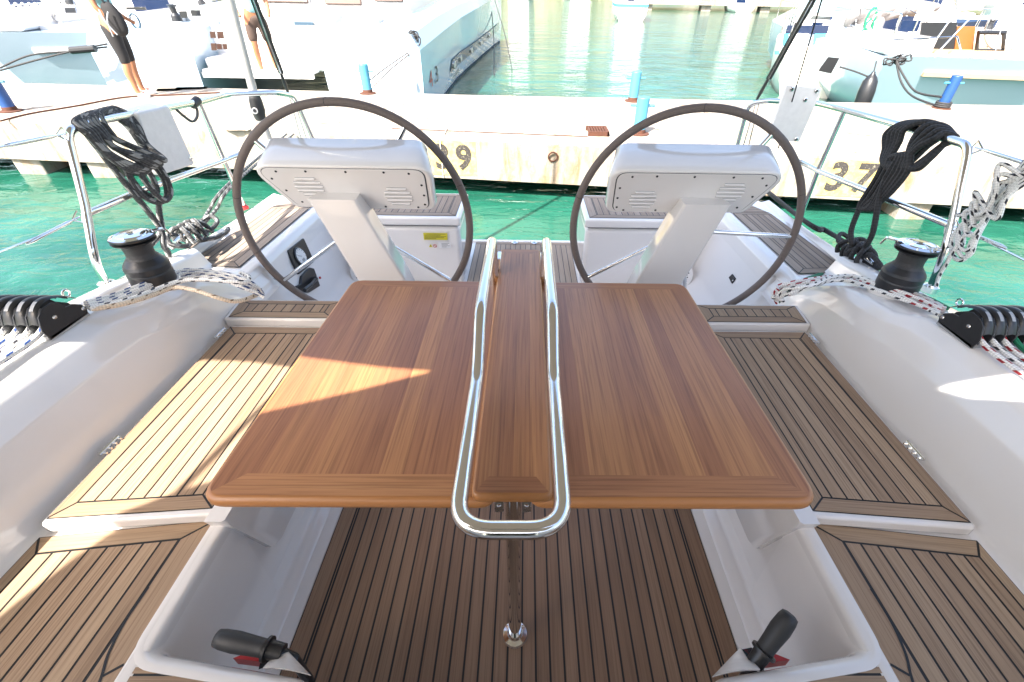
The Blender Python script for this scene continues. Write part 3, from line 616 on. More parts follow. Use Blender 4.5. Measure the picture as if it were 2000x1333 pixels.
# ================================================================== STEERING WHEELS
def wheel(s,label,src=None):
    c=Vector((s*.738,1.992,.683))
    o=thing('steering_wheel',label,'steering wheel',c,group='pair of helm wheels'); A=R(3.6)*s
    def rot(p): return Matrix.Rotation(-A,3,'Z')@Matrix.Rotation(R(1.3),3,'X')@p+c
    b=MB(); b.tube([rot(Vector((.5*cos(t*pi/48),0,.5*sin(t*pi/48)))) for t in range(96)],.0165,n=14,closed=True); rim=mk('rim',b,M['leather'],o,smooth=80)
    for k in range(5):
        b=MB(); a=k*2*pi/5+.35; b.tube([rot(Vector(((.5+d)*cos(a+e),yy,(.5+d)*sin(a+e)))) for d,e,yy in ((-.0175,0,0),(-.012,.012,-.012),(0,.016,-.0172),(.012,.012,-.012),(.0172,0,0))],.0012,n=4); mk('stitching',b,M['black'],rim)
    for k in range(5):
        a=pi/2+ (k+.5)*2*pi/5+ .0; a=[R(214),R(323),R(133),R(57),R(270)][k]
        if s>0: a=[R(180),R(218),R(325),R(128),R(50)][k] if False else [R(358),R(213),R(135),R(57),R(283)][k]
        b=MB(); b.tube([rot(Vector((.06*cos(a),-.01,.06*sin(a)))),rot(Vector((.488*cos(a),0,.488*sin(a))))],.0105,n=12); mk('spoke',b,M['steel'],o,smooth=80)
    b=MB(); b.lathe([(.065,-.012),(.065,.012),(.04,.03),(.001,.03)],c,axis=(0,1,0),n=24); b.tube([c,c+Vector((0,-.18,0))],.02,n=12); mk('hub',b,M['steel'],o)
    return o
wheel(-1,'large leather-rimmed steering wheel at the left helm station'); wheel(1,'large leather-rimmed steering wheel at the right helm station')
# ================================================================== HELM PEDESTALS with instrument pods
def helm(s,label):
    o=thing('helm_pedestal',label,'helm pedestal',(s*.6,1.8,0),group='pair of helm pedestals')
    def S3(x,y,z): return Vector((s*x,y,z))
    # leg: front face then towards the wheel
    def ring(cx,hw,yf,dep,z):
        q=[(cx+hw,yf),(cx-hw,yf),(cx-hw+.012,yf+dep),(cx+hw-.02,yf+dep)]   # outboard edge first
        q=[Vector((s*x,y)) for x,y in q]; 
        if s>0: q=q[::-1]
        return [(p.x,p.y,z) for p in fillet(q,.014,4,True)]
    b=MB(); b.rings([ring(.560,.108,1.86,.14,0.0),ring(.580,.106,1.86,.14,.30),ring(.613,.1055,1.783,.13,.522),ring(.719,.0925,1.722,.13,.885)][::1])
    mk('leg',b,M['gelw'],o,smooth=60)
    # pod
    F=[S3(1.018,1.750,1.003),S3(.334,1.750,1.003),S3(.350,1.852,.808),S3(.925,1.852,.812)]
    Bk=[S3(1.005,1.880,1.070),S3(.366,1.880,1.070),S3(.385,1.965,.86),S3(.885,1.965,.865)]
    def rr(quad,r,k=7):
        p=[x.copy() for x in quad]; return fillet(p,r,k,True)
    def toward(quad,f_,d):
        c=sum(quad,Vector())/4; return [q.lerp(c,f_)+d for q in quad]
    n_=(F[1]-F[0]).cross(F[3]-F[0]).normalized(); n_= n_ if n_.y<0 else -n_
    outer=[rr(toward(F,.035,n_*.004),[.055,.055,.035,.035]),rr(toward(F,.012,n_*.003),[.058,.058,.036,.036]),rr(toward(F,.0,-n_*.006),[.060,.060,.036,.036]),rr(toward(F,-.008,-n_*.022),[.060,.060,.036,.036]),rr(toward(Bk,0,Vector((0,0,0))),[.045,.05,.036,.036]),rr(toward(Bk,.03,Vector((0,.010,-.002))),[.04,.045,.03,.03])]
    b=MB(); b.rings(outer if s>0 else outer[::-1]); pod=mk('pod',b,M['gelw'],o,smooth=70)
    # cover plate with screws and louvres, set proud of the pod
    q=toward(F,.085,n_*.0055); q2=toward(F,.09,n_*.0085); b=MB(); rs=[rr(q,.04),rr(q2,.038)]; b.rings(rs if s<0 else rs[::-1]); pl=mk('cover_plate',b,M['gel'],pod,smooth=40)
    b=MB(); rs=[rr(toward(F,.074,n_*.0052),.042),rr(toward(F,.076,n_*.0062),.042)]; b.rings(rs if s<0 else rs[::-1]); mk('plate_seam',b,M['black'],pod)
    base=[x+n_*.0088 for x in toward(F,.09,Vector())]
    def P_(u,v): return base[0].lerp(base[1],u).lerp(base[3].lerp(base[2],u),v)   # u outboard->inboard, v top->bottom
    for u,v in ((.11,.07),(.29,.06),(.53,.06),(.76,.06),(.91,.08),(.975,.36),(.98,.62),(.975,.87),(.92,.95),(.67,.95),(.20,.95),(.06,.86),(.04,.55),(.035,.25)):
        b=MB(); b.lathe([(.0048,0),(.0040,.0018),(.001,.0022)],P_(u,v),axis=n_,n=10); mk('screw',b,M['black'],pl)
    ux=(base[1]-base[0]).normalized(); vx=(base[3]+base[2]-base[0]-base[1]).normalized(); vx=(vx-ux*vx.dot(ux)).normalized()
    for u,v in ((.225,.44),(.80,.66)):
        c=P_(u,v); b=MB()
        for k in range(5):
            yy=(k-2)*.0195; hw=math.sqrt(max(.002**2,.054**2-yy*yy)); a=c+vx*(yy-.004)
            b.add([a-ux*hw-vx*.001+n_*.0003,a+ux*hw-vx*.001+n_*.0003,a+ux*hw+n_*.0075+vx*.001,a-ux*hw+n_*.0075+vx*.001,a+ux*hw*.96+vx*.013+n_*.0003,a-ux*hw*.96+vx*.013+n_*.0003],[(0,1,2,3),(3,2,4,5),(0,3,5),(1,4,2)],0)
            b.add([a-ux*hw-vx*.0035+n_*.0005,a+ux*hw-vx*.0035+n_*.0005,a+ux*hw-vx*.001+n_*.0005,a-ux*hw-vx*.001+n_*.0005],[(0,1,2,3)],1)
        mk('louvre',b,[M['gelw'],M['grey']],pl,smooth=0)
    # screens facing the helmsman
    qb=[x.lerp(sum(Bk,Vector())/4,.12)+Vector((0,.014,.002)) for x in Bk]; b=MB(); b.add(qb,[(0,1,2,3)]); mk('screen',b,M['glass'],pod)
    return o
helm(-1,'white angled helm pedestal with louvred instrument pod in front of the left wheel')
helm(1,'white angled helm pedestal with louvred instrument pod in front of the right wheel')
# ---- engine panel, throttle, arrow and switch on the helm side walls
def wall(px,py,s,off=.0):    # side wall between (1.12,.12) and (1.205,.40)
    for it in range(1):
        # intersect the viewing ray with the sloping wall plane x = s*(1.12+(z-.12)*.3036)
        d=BB[2]+BB[0]*((px-CX)/FPX)-BB[1]*((py-CY)/FPX); k=.3036
        t=(s*(1.12-.12*k)+s*k*CAM.z-CAM.x)/(d.x-s*k*d.z)
    return CAM+d*t+Vector((-s*off,0,off*.3))
def wallpanel(name,corners,s,t0,t1,mat,par,r=.01,bev=.003,**kw):
    q=[wall(px,py,s,0) for px,py in corners]; nn=Vector((-s*.957,0,.29)); a=fillet([p+nn*t0 for p in q],r,4,True); c2=fillet([p+nn*t1 for p in q],r,4,True)
    b=MB(); nrm=(q[1]-q[0]).cross(q[2]-q[0]); b.rings([a,c2] if nrm.dot(nn)>0 else [c2,a]); return mk(name,b,mat,par,bevel=bev,**kw)
ep=thing('engine_panel','square black engine panel with round white tachometer on left helm wall','engine panel',wall(582,506,-1))
wallpanel('housing',[(557,491),(589,466),(610,512),(580,538)],-1,0,.014,M['black'],ep)
def onwall(px,py,s,h): nn=Vector((-s*.957,0,.29)); return wall(px,py,s)+nn*h
nW=Vector((.957,0,.29))
b=MB(); c=onwall(582,503,-1,.014); b.lathe([(.052,0),(.052,.006),(.045,.009),(.044,.006)],c,axis=nW,n=32); mk('bezel',b,M['black'],ep)
b=MB(); b.lathe([(.0435,.0),(.0435,.0075),(.001,.0078)],c,axis=nW,n=32); dl=mk('dial',b,M['label'],ep)
b=MB(); ey=Vector((0,1,0)); ez=nW.cross(ey).normalized(); ez=ez if ez.z>0 else -ez
for k in range(11):
    a=R(225-k*27); p0=c+nW*.0082; dirv=ey*cos(a)+ez*sin(a); b.tube([p0+dirv*.034,p0+dirv*.040],.0011,n=4)
b.tube([c+nW*.0086,c+nW*.0086+(ey*cos(2.6)+ez*sin(2.6))*.032],.0012,n=4)
mk('tick_marks',b,M['ink'],dl,smooth=0)
b=MB(); q=c+nW*.0084; b.add([q-ey*.013-ez*.03,q+ey*.013-ez*.03,q+ey*.013-ez*.013,q-ey*.013-ez*.013],[(0,1,2,3)]); mk('display',b,M['grey'],dl)
th=thing('throttle_lever','black throttle lever with red button on left helm wall','throttle',wall(600,560,-1))
wallpanel('base_plate',[(585,540),(600,524),(609,526),(621,560),(600,573),(576,571),(574,560),(583,556)],-1,0,.016,M['black'],th,r=.008)
b=MB(); a=onwall(607,548,-1,.02); c2=onwall(589,562,-1,.055); b.tube([onwall(605,549,-1,.012),a+nW*.02],.016,n=14); b.tube([a+nW*.014,c2],[.011,.008],n=10); b.tube([c2,c2+Vector((0,-.075,.01))],.010,n=12); mk('lever',b,M['black'],th)
b=MB(); b.lathe([(.007,0),(.007,.006),(.001,.007)],a+nW*.034,axis=nW,n=12); mk('button',b,M['red'],th)
b=MB(); a=wall(529,543,-1)+nW*.001; d1=(wall(556,544,-1)-wall(529,543,-1)).normalized(); d2=nW.cross(d1).normalized()
b.add([a,a+d1*.03+d2*.012,a+d1*.03+d2*.005,a+d1*.085+d2*.006,a+d1*.085-d2*.006,a+d1*.03-d2*.005,a+d1*.03-d2*.012],[(0,1,2,3,4,5,6)]); mk('arrow_decal',b,M['grey'],Y)
t=MB(); a=wall(566,481,-1)+nW*.0012; textmesh(t,'R.P.M. 2500',.022,a,(0,1,0),tuple(d2 if d2.z>0 else -d2)); mk('engine_decal',t,M['red'],Y)
sw=thing('wall_socket','small black socket plate on the right helm wall','socket',wall(1432,547,1))
wallpanel('plate',[(1425,543),(1432,536),(1438,545),(1431,555)],1,0,.008,M['black'],sw,r=.003)
b=MB(); b.lathe([(.005,0),(.004,.003),(.001,.003)],wall(1434,549,1)+Vector((-.957,0,.29))*.008,axis=(-.957,0,.29),n=10); mk('screw',b,M['chrome'],sw)
for s,px,py,hx in ((-1,690,546,.0),(1,1350,546,.0)):   # round drain grilles low on the aft locker
    c=U(px,py,y=2.72) ; c=Vector((s*1.02,2.66,.115)); ax=Vector((-s*.55,-.8,.35)).normalized(); b=MB(); b.lathe([(.085,0),(.085,.006),(.070,.010),(.068,.004),(.001,.004)],c,axis=ax,n=32); g=mk('drain_grille',b,M['white'],Y)
    b=MB(); e1=ax.cross(Vector((0,0,1))).normalized(); e2=ax.cross(e1)
    for i in range(-4,5):
        for j in range(-4,5):
            u,v=i*.0135+(j%2)*.0068,j*.0135
            if u*u+v*v<.062**2: q=c+ax*.0048+e1*u+e2*v; b.add([q+e1*.0045*cos(k*pi/3)+e2*.0045*sin(k*pi/3) for k in range(6)],[tuple(range(6))])
    mk('grille_holes',b,M['ink'],g,kind='stuff')
# ================================================================== WINCHES
def winch(s,label):
    c=Vector((1.395 if s>0 else -1.328,1.488,.655)); o=thing('sheet_winch',label,'winch',c,group='pair of sheet winches'); o.scale=(.85,.85,.85)
    b=MB(); b.lathe([(.081,0),(.081,.045),(.079,.052),(.0785,.053),(.0805,.056),(.081,.078),(.076,.090),(.066,.103),(.058,.112)],c,n=40); mk('base',b,M['blackm'],o,smooth=50); b=MB(); b.lathe([(.094,-.03),(.092,-.004),(.088,0)],c,n=32); mk('pad',b,M['gelw'],o)
    b=MB(); b.lathe([(.058,.111),(.051,.122),(.049,.135),(.052,.168),(.060,.178)],c,n=40); mk('drum',b,M['drum'],o,smooth=60)
    b=MB(); b.lathe([(.060,.177),(.076,.181),(.078,.186),(.062,.1905),(.062,.1925),(.078,.196),(.079,.201),(.070,.205)],c,n=40); mk('self_tailer_jaws',b,M['black'],o,smooth=40)
    b=MB(); b.lathe([(.074,.2025),(.076,.206),(.062,.211),(.060,.2095),(.052,.2095),(.050,.212),(.022,.214),(.020,.211),(.001,.211)],c,n=40); top=mk('top_plate',b,M['chrome'],o,smooth=30)
    b=MB(); b.lathe([(.010,.2112),(.010,.2114),(.001,.2114)],c,n=8); mk('handle_socket',b,M['black'],top)
    b=MB(); a=Vector((-s*.052,.045,.207)); d=Vector((-s*.72,.70,0)).normalized(); sd=Vector((-d.y,d.x,0))*.012
    for p,q,h in ((a,a+d*.040,0),): 
        P=[c+x for x in (p-sd,p+sd,q+sd*.9,q-sd*.9)]; b.hexa([v+Vector((0,0,-.003)) for v in P]+[v+Vector((0,0,.004)) for v in P])
        P=[c+x for x in (q-sd*.9,q+sd*.9,q+d*.012+sd*.7+Vector((0,0,-.032)),q+d*.012-sd*.7+Vector((0,0,-.032)))]; P2=[v+d*.008+Vector((0,0,.002)) for v in P]; b.hexa(P+P2)
    mk('feeder_arm',b,M['chrome'],o,bevel=.002,seg=3)
winch(-1,'black sheet winch with chrome top on the left coaming'); winch(1,'black sheet winch with chrome top on the right coaming')
# ================================================================== ROPE ORGANISER BLOCKS
def organiser(s,label):
    o=thing('organiser_block',label,'organiser block',(s*1.37,1.07,.70),group='pair of rope organisers')
    n=5; w=.029
    for k in range(n+1):     # cheek plates
        x=1.300+k*w+k*.0045; b=MB(); FY=lambda P:[(1.045+(y-.95)*.62,.712+(z-.712)*.92) for y,z in P]; pr=[(.955,.715),(.950,.745),(.965,.775),(1.00,.795),(1.05,.800),(1.09,.795),(1.115,.772),(1.165,.748),(1.180,.728),(1.170,.712)]
        if k==0: pr=[(.955,.700),(.945,.735),(.965,.775),(1.00,.793),(1.045,.795),(1.075,.785),(1.095,.760),(1.13,.758),(1.165,.742),(1.180,.725),(1.170,.705)]
        pr=FY(pr); A=[Vector((s*x,y,z)) for y,z in pr]; B_=[Vector((s*(x+.0045),y,z)) for y,z in pr]; b.rings([A,B_] if s<0 else [B_,A]); mk('cheek_plate',b,M['blackm'],o,bevel=.0012)
    for k in range(n):
        x0=1.3045+k*(w+.0045); b=MB(); top=spline([Vector((0,y,z)) for y,z in FY([(.952,.752),(.972,.782),(1.01,.802),(1.06,.806),(1.12,.790),(1.168,.765)])],5)
        rs=[[Vector((s*xx,p.y,p.z+dz)) for p in top] for xx,dz in ((x0+.001,-.004),(x0+.004,.001),(x0+w/2,.0035),(x0+w-.004,.001),(x0+w-.001,-.004))]
        b.rings(rs if s<0 else rs[::-1],cap=False,closed=False); b2=b
        mk('shell',b2,M['black'],o,smooth=60)
        b=MB(); lab=[p for p in top if 1.062<p.y<1.092]; rs=[[Vector((s*xx,p.y,p.z+.0042)) for p in lab] for xx in (x0+w*.32,x0+w*.68)]; b.rings(rs,cap=False,closed=False); mk('sticker',b,M['grey'],o)
        b=MB(); b.tube([(s*x0,1.09,.748),(s*(x0+w),1.09,.748)],.027,n=20); mk('sheave',b,M['grey'],o)
    b=MB(); b.tube([(s*1.2985,1.09,.750),(s*1.47,1.09,.750)],.004,n=10); b.tube([(s*1.299,1.175,.727),(s*1.47,1.175,.727)],.004,n=10); b.lathe([(.0062,0),(.005,.0025),(.001,.003)],(s*1.2985,1.09,.750),axis=(-s,0,0),n=12); b.lathe([(.0062,0),(.005,.0025),(.001,.003)],(s*1.2985,1.175,.727),axis=(-s,0,0),n=12); mk('bolt',b,M['steel'],o)
    b=MB(); x0,x1=sorted((s*1.30,s*1.475)); b.box(x0,x1,1.05,1.185,.698,.712); mk('bracket',b,M['grey'],o,bevel=.002)
organiser(-1,'row of five black rope organiser blocks on the left coaming'); organiser(1,'row of five black rope organiser blocks on the right coaming')
# ================================================================== ROPES along the coamings
def rope(name,label,pts,r,mat,cat='rope',group=None,closed=False,n=10,k=8,parent=None):
    b=MB(); q=spline(pts,k,closed); b.tube(q,r,n=n,closed=closed)
    if parent: return mk(name,b,mat,parent,smooth=80)
    return mk(name,b,mat,loc=tuple(pts[0]),label=label,cat=cat,group=group,smooth=80)
def cz(y): return ridge(y)+.010
def cpath(l,s):
    out=[]
    for px,py,dz in l:
        z=.70
        if 1685<px<1800 or 200<px<315: py+=6
        for it in range(8): p=U(px,py,z=z); z=ridge(p.y)+.018+dz if p.y<1.80 else .50+dz
        out.append(p)
    return out
grp='control lines running aft over the coamings'
def bundle(s,lists):
    for (nm,lab,l,mat,r) in lists:
        rope('control_line',lab,cpath(l,s),r,M[mat],'control line',grp)
bundle(1,[('a','thick white line nearest the cockpit on the right coaming',[(1838,616,0),(1800,598,0),(1750,574,0),(1700,556,0),(1660,549,0),(1620,549,0),(1585,558,0),(1550,570,-.02),(1522,580,-.05),(1508,581,-.06)],'ropew',.0078),
 ('b','white line with red flecks looped down at its end on the right coaming',[(1840,611,.004),(1795,590,.004),(1745,566,.004),(1700,550,.004),(1650,543,.004),(1600,549,.004),(1555,557,-.01),(1525,562,-.03),(1512,575,-.05),(1518,592,-.09)],'roper',.0078),
 ('c','second white line with red flecks on the right coaming',[(1842,606,.012),(1800,586,.012),(1750,562,.012),(1700,547,.010),(1640,541,.008),(1590,545,.006),(1545,553,-.006),(1520,560,-.02),(1520,570,-.03),(1545,575,-.04),(1560,568,-.03)],'roper',.0078),
 ('d','white line crossing over the others to a bight on the right coaming',[(1844,602,.006),(1805,582,.006),(1755,558,.008),(1705,545,.016),(1665,540,.016),(1625,542,.014),(1590,556,.010),(1560,562,.004),(1530,567,-.02),(1519,580,-.05),(1530,588,-.07)],'ropebw' if False else 'ropew',.0078),
 ('e','bright green line running aft along the right coaming',[(1850,603,.0),(1815,585,.0),(1770,563,.0),(1725,547,.0),(1680,537,.0),(1640,533,.0),(1605,536,.0),(1575,546,0),(1550,559,-.02),(1530,575,-.06),(1520,590,-.1)],'ropeg',.0085)])
bundle(-1,[('a','white line with blue flecks nearest the cockpit on the left coaming',[(172,600,0),(220,583,0),(280,560,0),(330,548,0),(380,541,0),(430,545,0),(470,560,-.02),(500,572,-.05),(516,581,-.07)],'ropebw',.0078),
 ('b','second white line with blue flecks on the left coaming',[(170,596,.006),(225,576,.006),(290,552,.006),(345,538,.006),(395,533,.006),(440,541,.0),(480,556,-.02),(505,566,-.05),(514,578,-.08)],'ropebw',.0078),
 ('c','third white line with blue flecks on the left coaming',[(168,592,.010),(225,570,.012),(290,546,.012),(345,531,.012),(395,528,.012),(445,536,.006),(485,550,-.01),(508,566,-.05)],'ropebw',.0078),
 ('d','white line ending in a bight on the left coaming',[(174,603,.004),(240,583,.006),(300,562,.010),(350,550,.014),(400,546,.016),(450,550,.010),(482,551,.0),(486,541,.0),(470,533,.0)],'ropew',.0078),
 ('e','cream line sagging lowest over the left coaming',[(178,604,0),(240,588,0),(300,570,0),(340,562,0),(380,567,0),(420,580,-.02),(455,589,-.05),(480,585,-.06),(500,577,-.07)],'ropet',.0076)])
for s in (-1,1):   # tails forward of the organisers
    for k,mt in enumerate((['roper','ropew','roper','ropeg','ropew'] if s>0 else ['ropebw','ropew','ropebw','ropew','ropet'])):
        x=1.318+k*.0335; rope('control_line',['innermost','second','third','fourth','outermost'][k]+' line running forward out of the %s organiser'%('right' if s>0 else 'left'),[(s*x,1.07,.735),(s*(x+.002),1.0,.716),(s*(x+.004),.75,.722),(s*(x+.03),.4,.724)],.0075,M[mt],'control line','control lines running forward')
# ================================================================== PUSHPIT RAILS AND LIFELINES
def rx(y): return lerp(1.50,1.585,min(1,max(0,(y-1.5)/1.3)))
def UR(s,px,py):
    x=1.52
    for i in range(6): p=U(px,py,x=s*x); x=rx(p.y)
    return p
for s in (-1,1):
    o=thing('pushpit_rail','polished stainless pushpit rail on the %s quarter'%('right' if s>0 else 'left'),'guard rail',(s*1.52,1.49,.64),group='pair of pushpit rails')
    if s>0: main=[U(1818,560,z=.62),UR(s,1838,515),UR(s,1862,430),UR(s,1893,284),UR(s,1840,268),UR(s,1650,215),U(1597,202,x=1.58),U(1500,197,x=1.45),U(1462,203,y=3.12),U(1440,285,y=3.16)]
    else: main=[U(207,553,z=.62),UR(s,186,515),UR(s,166,400),UR(s,130,258),UR(s,170,241),UR(s,390,199),U(440,185,x=-1.58),U(540,181,x=-1.42),U(575,188,y=3.12),U(613,275,y=3.16)]
    main.append(Vector((main[-1].x,main[-1].y+.01,.50)))
    b=MB(); b.tube(fillet(main,[0,.10,0,.055,.1,.1,.2,.2,.08,0,0],7),.0138,n=16); mk('top_rail',b,M['steel'],o,smooth=80)
    mid=[UR(s,1855,440),UR(s,1600,335),UR(s,1565,317),U(1550,313,x=1.52)] if s>0 else [UR(s,166,420),UR(s,270,375),UR(s,435,315),U(480,297,x=-1.5)]
    b=MB(); b.tube(mid,.0125 if s<0 else .0125,n=14); mk('middle_rail',b,M['steel'],o,smooth=80)
    po=[UR(s,1650,216),UR(s,1600,328),U(1562,428,z=.53)] if s>0 else [UR(s,390,202),UR(s,434,306),U(476,405,z=.53)]
    b=MB(); b.tube(po,.0115,n=14); mk('post',b,M['steel'],o,smooth=80)
    c=po[-1]; b=MB(); b.lathe([(.026,-.01),(.026,.004),(.015,.012),(.0135,.03)],c,n=20); mk('post_foot',b,M['red'] if s<0 else M['steel'],o)
    c=main[0]; b=MB(); b.lathe([(.028,-.02),(.028,.002),(.015,.012),(.0135,.03)],c,n=20); mk('post_foot',b,M['steel'],o)
    # lifelines forward
    lf=[[(1908,288),(2000,318),(2300,415)],[(1862,442),(1900,458),(2000,508),(2300,655)]] if s>0 else [[(122,262),(0,287),(-300,350)],[(155,424),(95,455),(0,492),(-300,600)]]
    for k,l in enumerate(lf):
        P=[UR(s,*q) for q in l]; P=[Vector((s*1.50,p.y,p.z)) for p in P]
        ll=thing('lifeline',('upper' if k==0 else 'lower')+' wire lifeline leading forward from the %s pushpit rail'%('right' if s>0 else 'left'),'lifeline',P[0])
        b=MB(); b.tube(P,.0032,n=8); mk('wire',b,M['steel'],ll); d=(P[1]-P[0]).normalized() if (P[1]-P[0]).length>.02 else (P[2]-P[0]).normalized()
        b=MB(); b.tube([P[0]+d*.03,P[0]+d*.05,P[0]+d*.19,P[0]+d*.21],[.003,.0062,.0062,.003],n=10); mk('turnbuckle',b,M['steel'],ll,smooth=60)
        b=MB(); b.tube([P[0]+d*.03+Vector((0,0,.002)),P[0]-d*.0+Vector((0,0,.02)),P[0]-d*.012,P[0]-d*.0-Vector((0,0,.02)),P[0]+d*.03],.0028,n=6); mk('shackle',b,M['steel'],ll)
# backstays and the aerial pole
for s,px0,py0,px1,py1,lab in ((1,1478,195,1587,0,'black-sleeved backstay rising from the right pushpit rail'),(-1,563,182,495,0,'black-sleeved backstay rising from the left pushpit rail')):
    A=U(px0,py0,y=3.12); Bp=U(px1,py1,y=2.78); e=A+(Bp-A)*6; o=thing('backstay',lab,'backstay',A)
    b=MB(); b.tube([A,e],.0055,n=8); mk('wire',b,M['steel'],o); off=Vector((.012,0,.0)); b=MB(); b.tube([A.lerp(Bp,.25)+off,e+off],.0065,n=8); b.tube([A.lerp(Bp,.25)-off*.9,e-off*.9],.0045,n=8); mk('control_line',b,M['black'],o)
    b=MB(); b.tube([A,A.lerp(Bp,.1),A.lerp(Bp,.25)],[.007,.011,.008],n=10); mk('tensioner',b,M['black'],o); b=MB(); b.tube([A,Vector((A.x,A.y+.03,.50))],.0045,n=6); b.tube([A+Vector((.02,0,0)),Vector((A.x+.05,A.y+.03,.50))],.0045,n=6); mk('lower_wire',b,M['steel'],o)
A=U(1520,290,x=1.5); Bp=U(1605,0,y=2.3); e=A+(Bp-A)*4; rope('flag_halyard','thin dark line crossing in front of the grey mounting plate at right',[A,A.lerp(e,.3),A.lerp(e,.6),e],.0032,M['ropeb'],'line')
A=U(530,290,y=2.95); Bp=U(455,0,y=2.95); dr=(Bp-A).normalized(); o=thing('aerial_pole','thick grey pole with a black knuckle joint behind the left wheel','pole',Vector((A.x,A.y,.5)))
J=U(501,204,y=2.95); b=MB(); b.tube([Vector((A.x+.06,A.y,.5)),A,J,Bp+dr*2],.0225,n=20); mk('tube',b,M['alu'],o,smooth=80)
b=MB(); b.tube([J-dr*.085,J-dr*.07,J-dr*.03,J+dr*.02,J+dr*.05,J+dr*.065],[.024,.030,.037,.034,.028,.024],n=20); kn=mk('knuckle',b,M['rubber'],o,smooth=60)
b=MB(); fr=J-dr*.03+Vector((.0,-.034,0)); b.lathe([(.017,0),(.017,.006),(.011,.008),(.010,.004),(.001,.004)],fr,axis=(.15,-1,.2),n=20,ms=[0,1,1,0]); mk('ring',b,[M['black'],M['label']],kn)
# white box on the left rail and grey mounting plate on the right rail
o=thing('safety_box','white rectangular plastic box hung inside the left pushpit rail','box',UR(-1,320,345))
q=[U(px,py,x=-1.50) for px,py in ((268,222),(330,207),(382,322),(310,345))]; q2=[p+Vector((-.085,0,.012)) for p in q]; b=MB(); b.rings([fillet(q2,.018,4,True),fillet(q,.018,4,True)][::-1]); bx=mk('case',b,M['white'],o,bevel=.008,seg=3)
for u in (.08,.92):
    b=MB(); p=q[3].lerp(q[2],u)+Vector((0,0,.03)); b.lathe([(.010,0),(.010,.004),(.004,.006),(.001,.014)],p,axis=(1,0,0),n=12); mk('fastener',b,M['steel'],bx)
o=thing('webbing_strap','short black webbing strap looped on the left pushpit rail','strap',UR(-1,382,200))
c=UR(-1,381,199); b=MB(); b.tube([c+Vector((0,-.028,-.01)),c+Vector((0,.022,.004))],.019,n=14); b.tube(spline([U(345,215,x=-1.55),U(360,228,x=-1.545),U(376,238,x=-1.54),U(385,228,x=-1.55),U(384,212,x=-1.56),U(375,203,x=-1.57)],6),.006,n=4); mk('strap',b,M['rubber'],o)
o=thing('mounting_plate','pale grey plate with four screws clamped on the right pushpit rail','plate',U(1545,275,x=1.44))
q=[U(px,py,y=2.62) for px,py in ((1537,167),(1606,173),(1561,278),(1500,272))]; q2=[p+Vector((0,.02,.004)) for p in q]; b=MB(); b.rings([fillet(q,.006,3,True),fillet(q2,.006,3,True)]); pl=mk('plate',b,M['white'],o,bevel=.002)
for px,py in ((1547,174),(1595,178),(1573,195),(1555,272)):
    b=MB(); b.lathe([(.011,0),(.011,.003),(.006,.005),(.005,.002),(.001,.002)],U(px,py,y=2.618),axis=(0,-1,0),n=14,ms=[0,0,0,1]); mk('screw',b,[M['steel'],M['black']],pl)
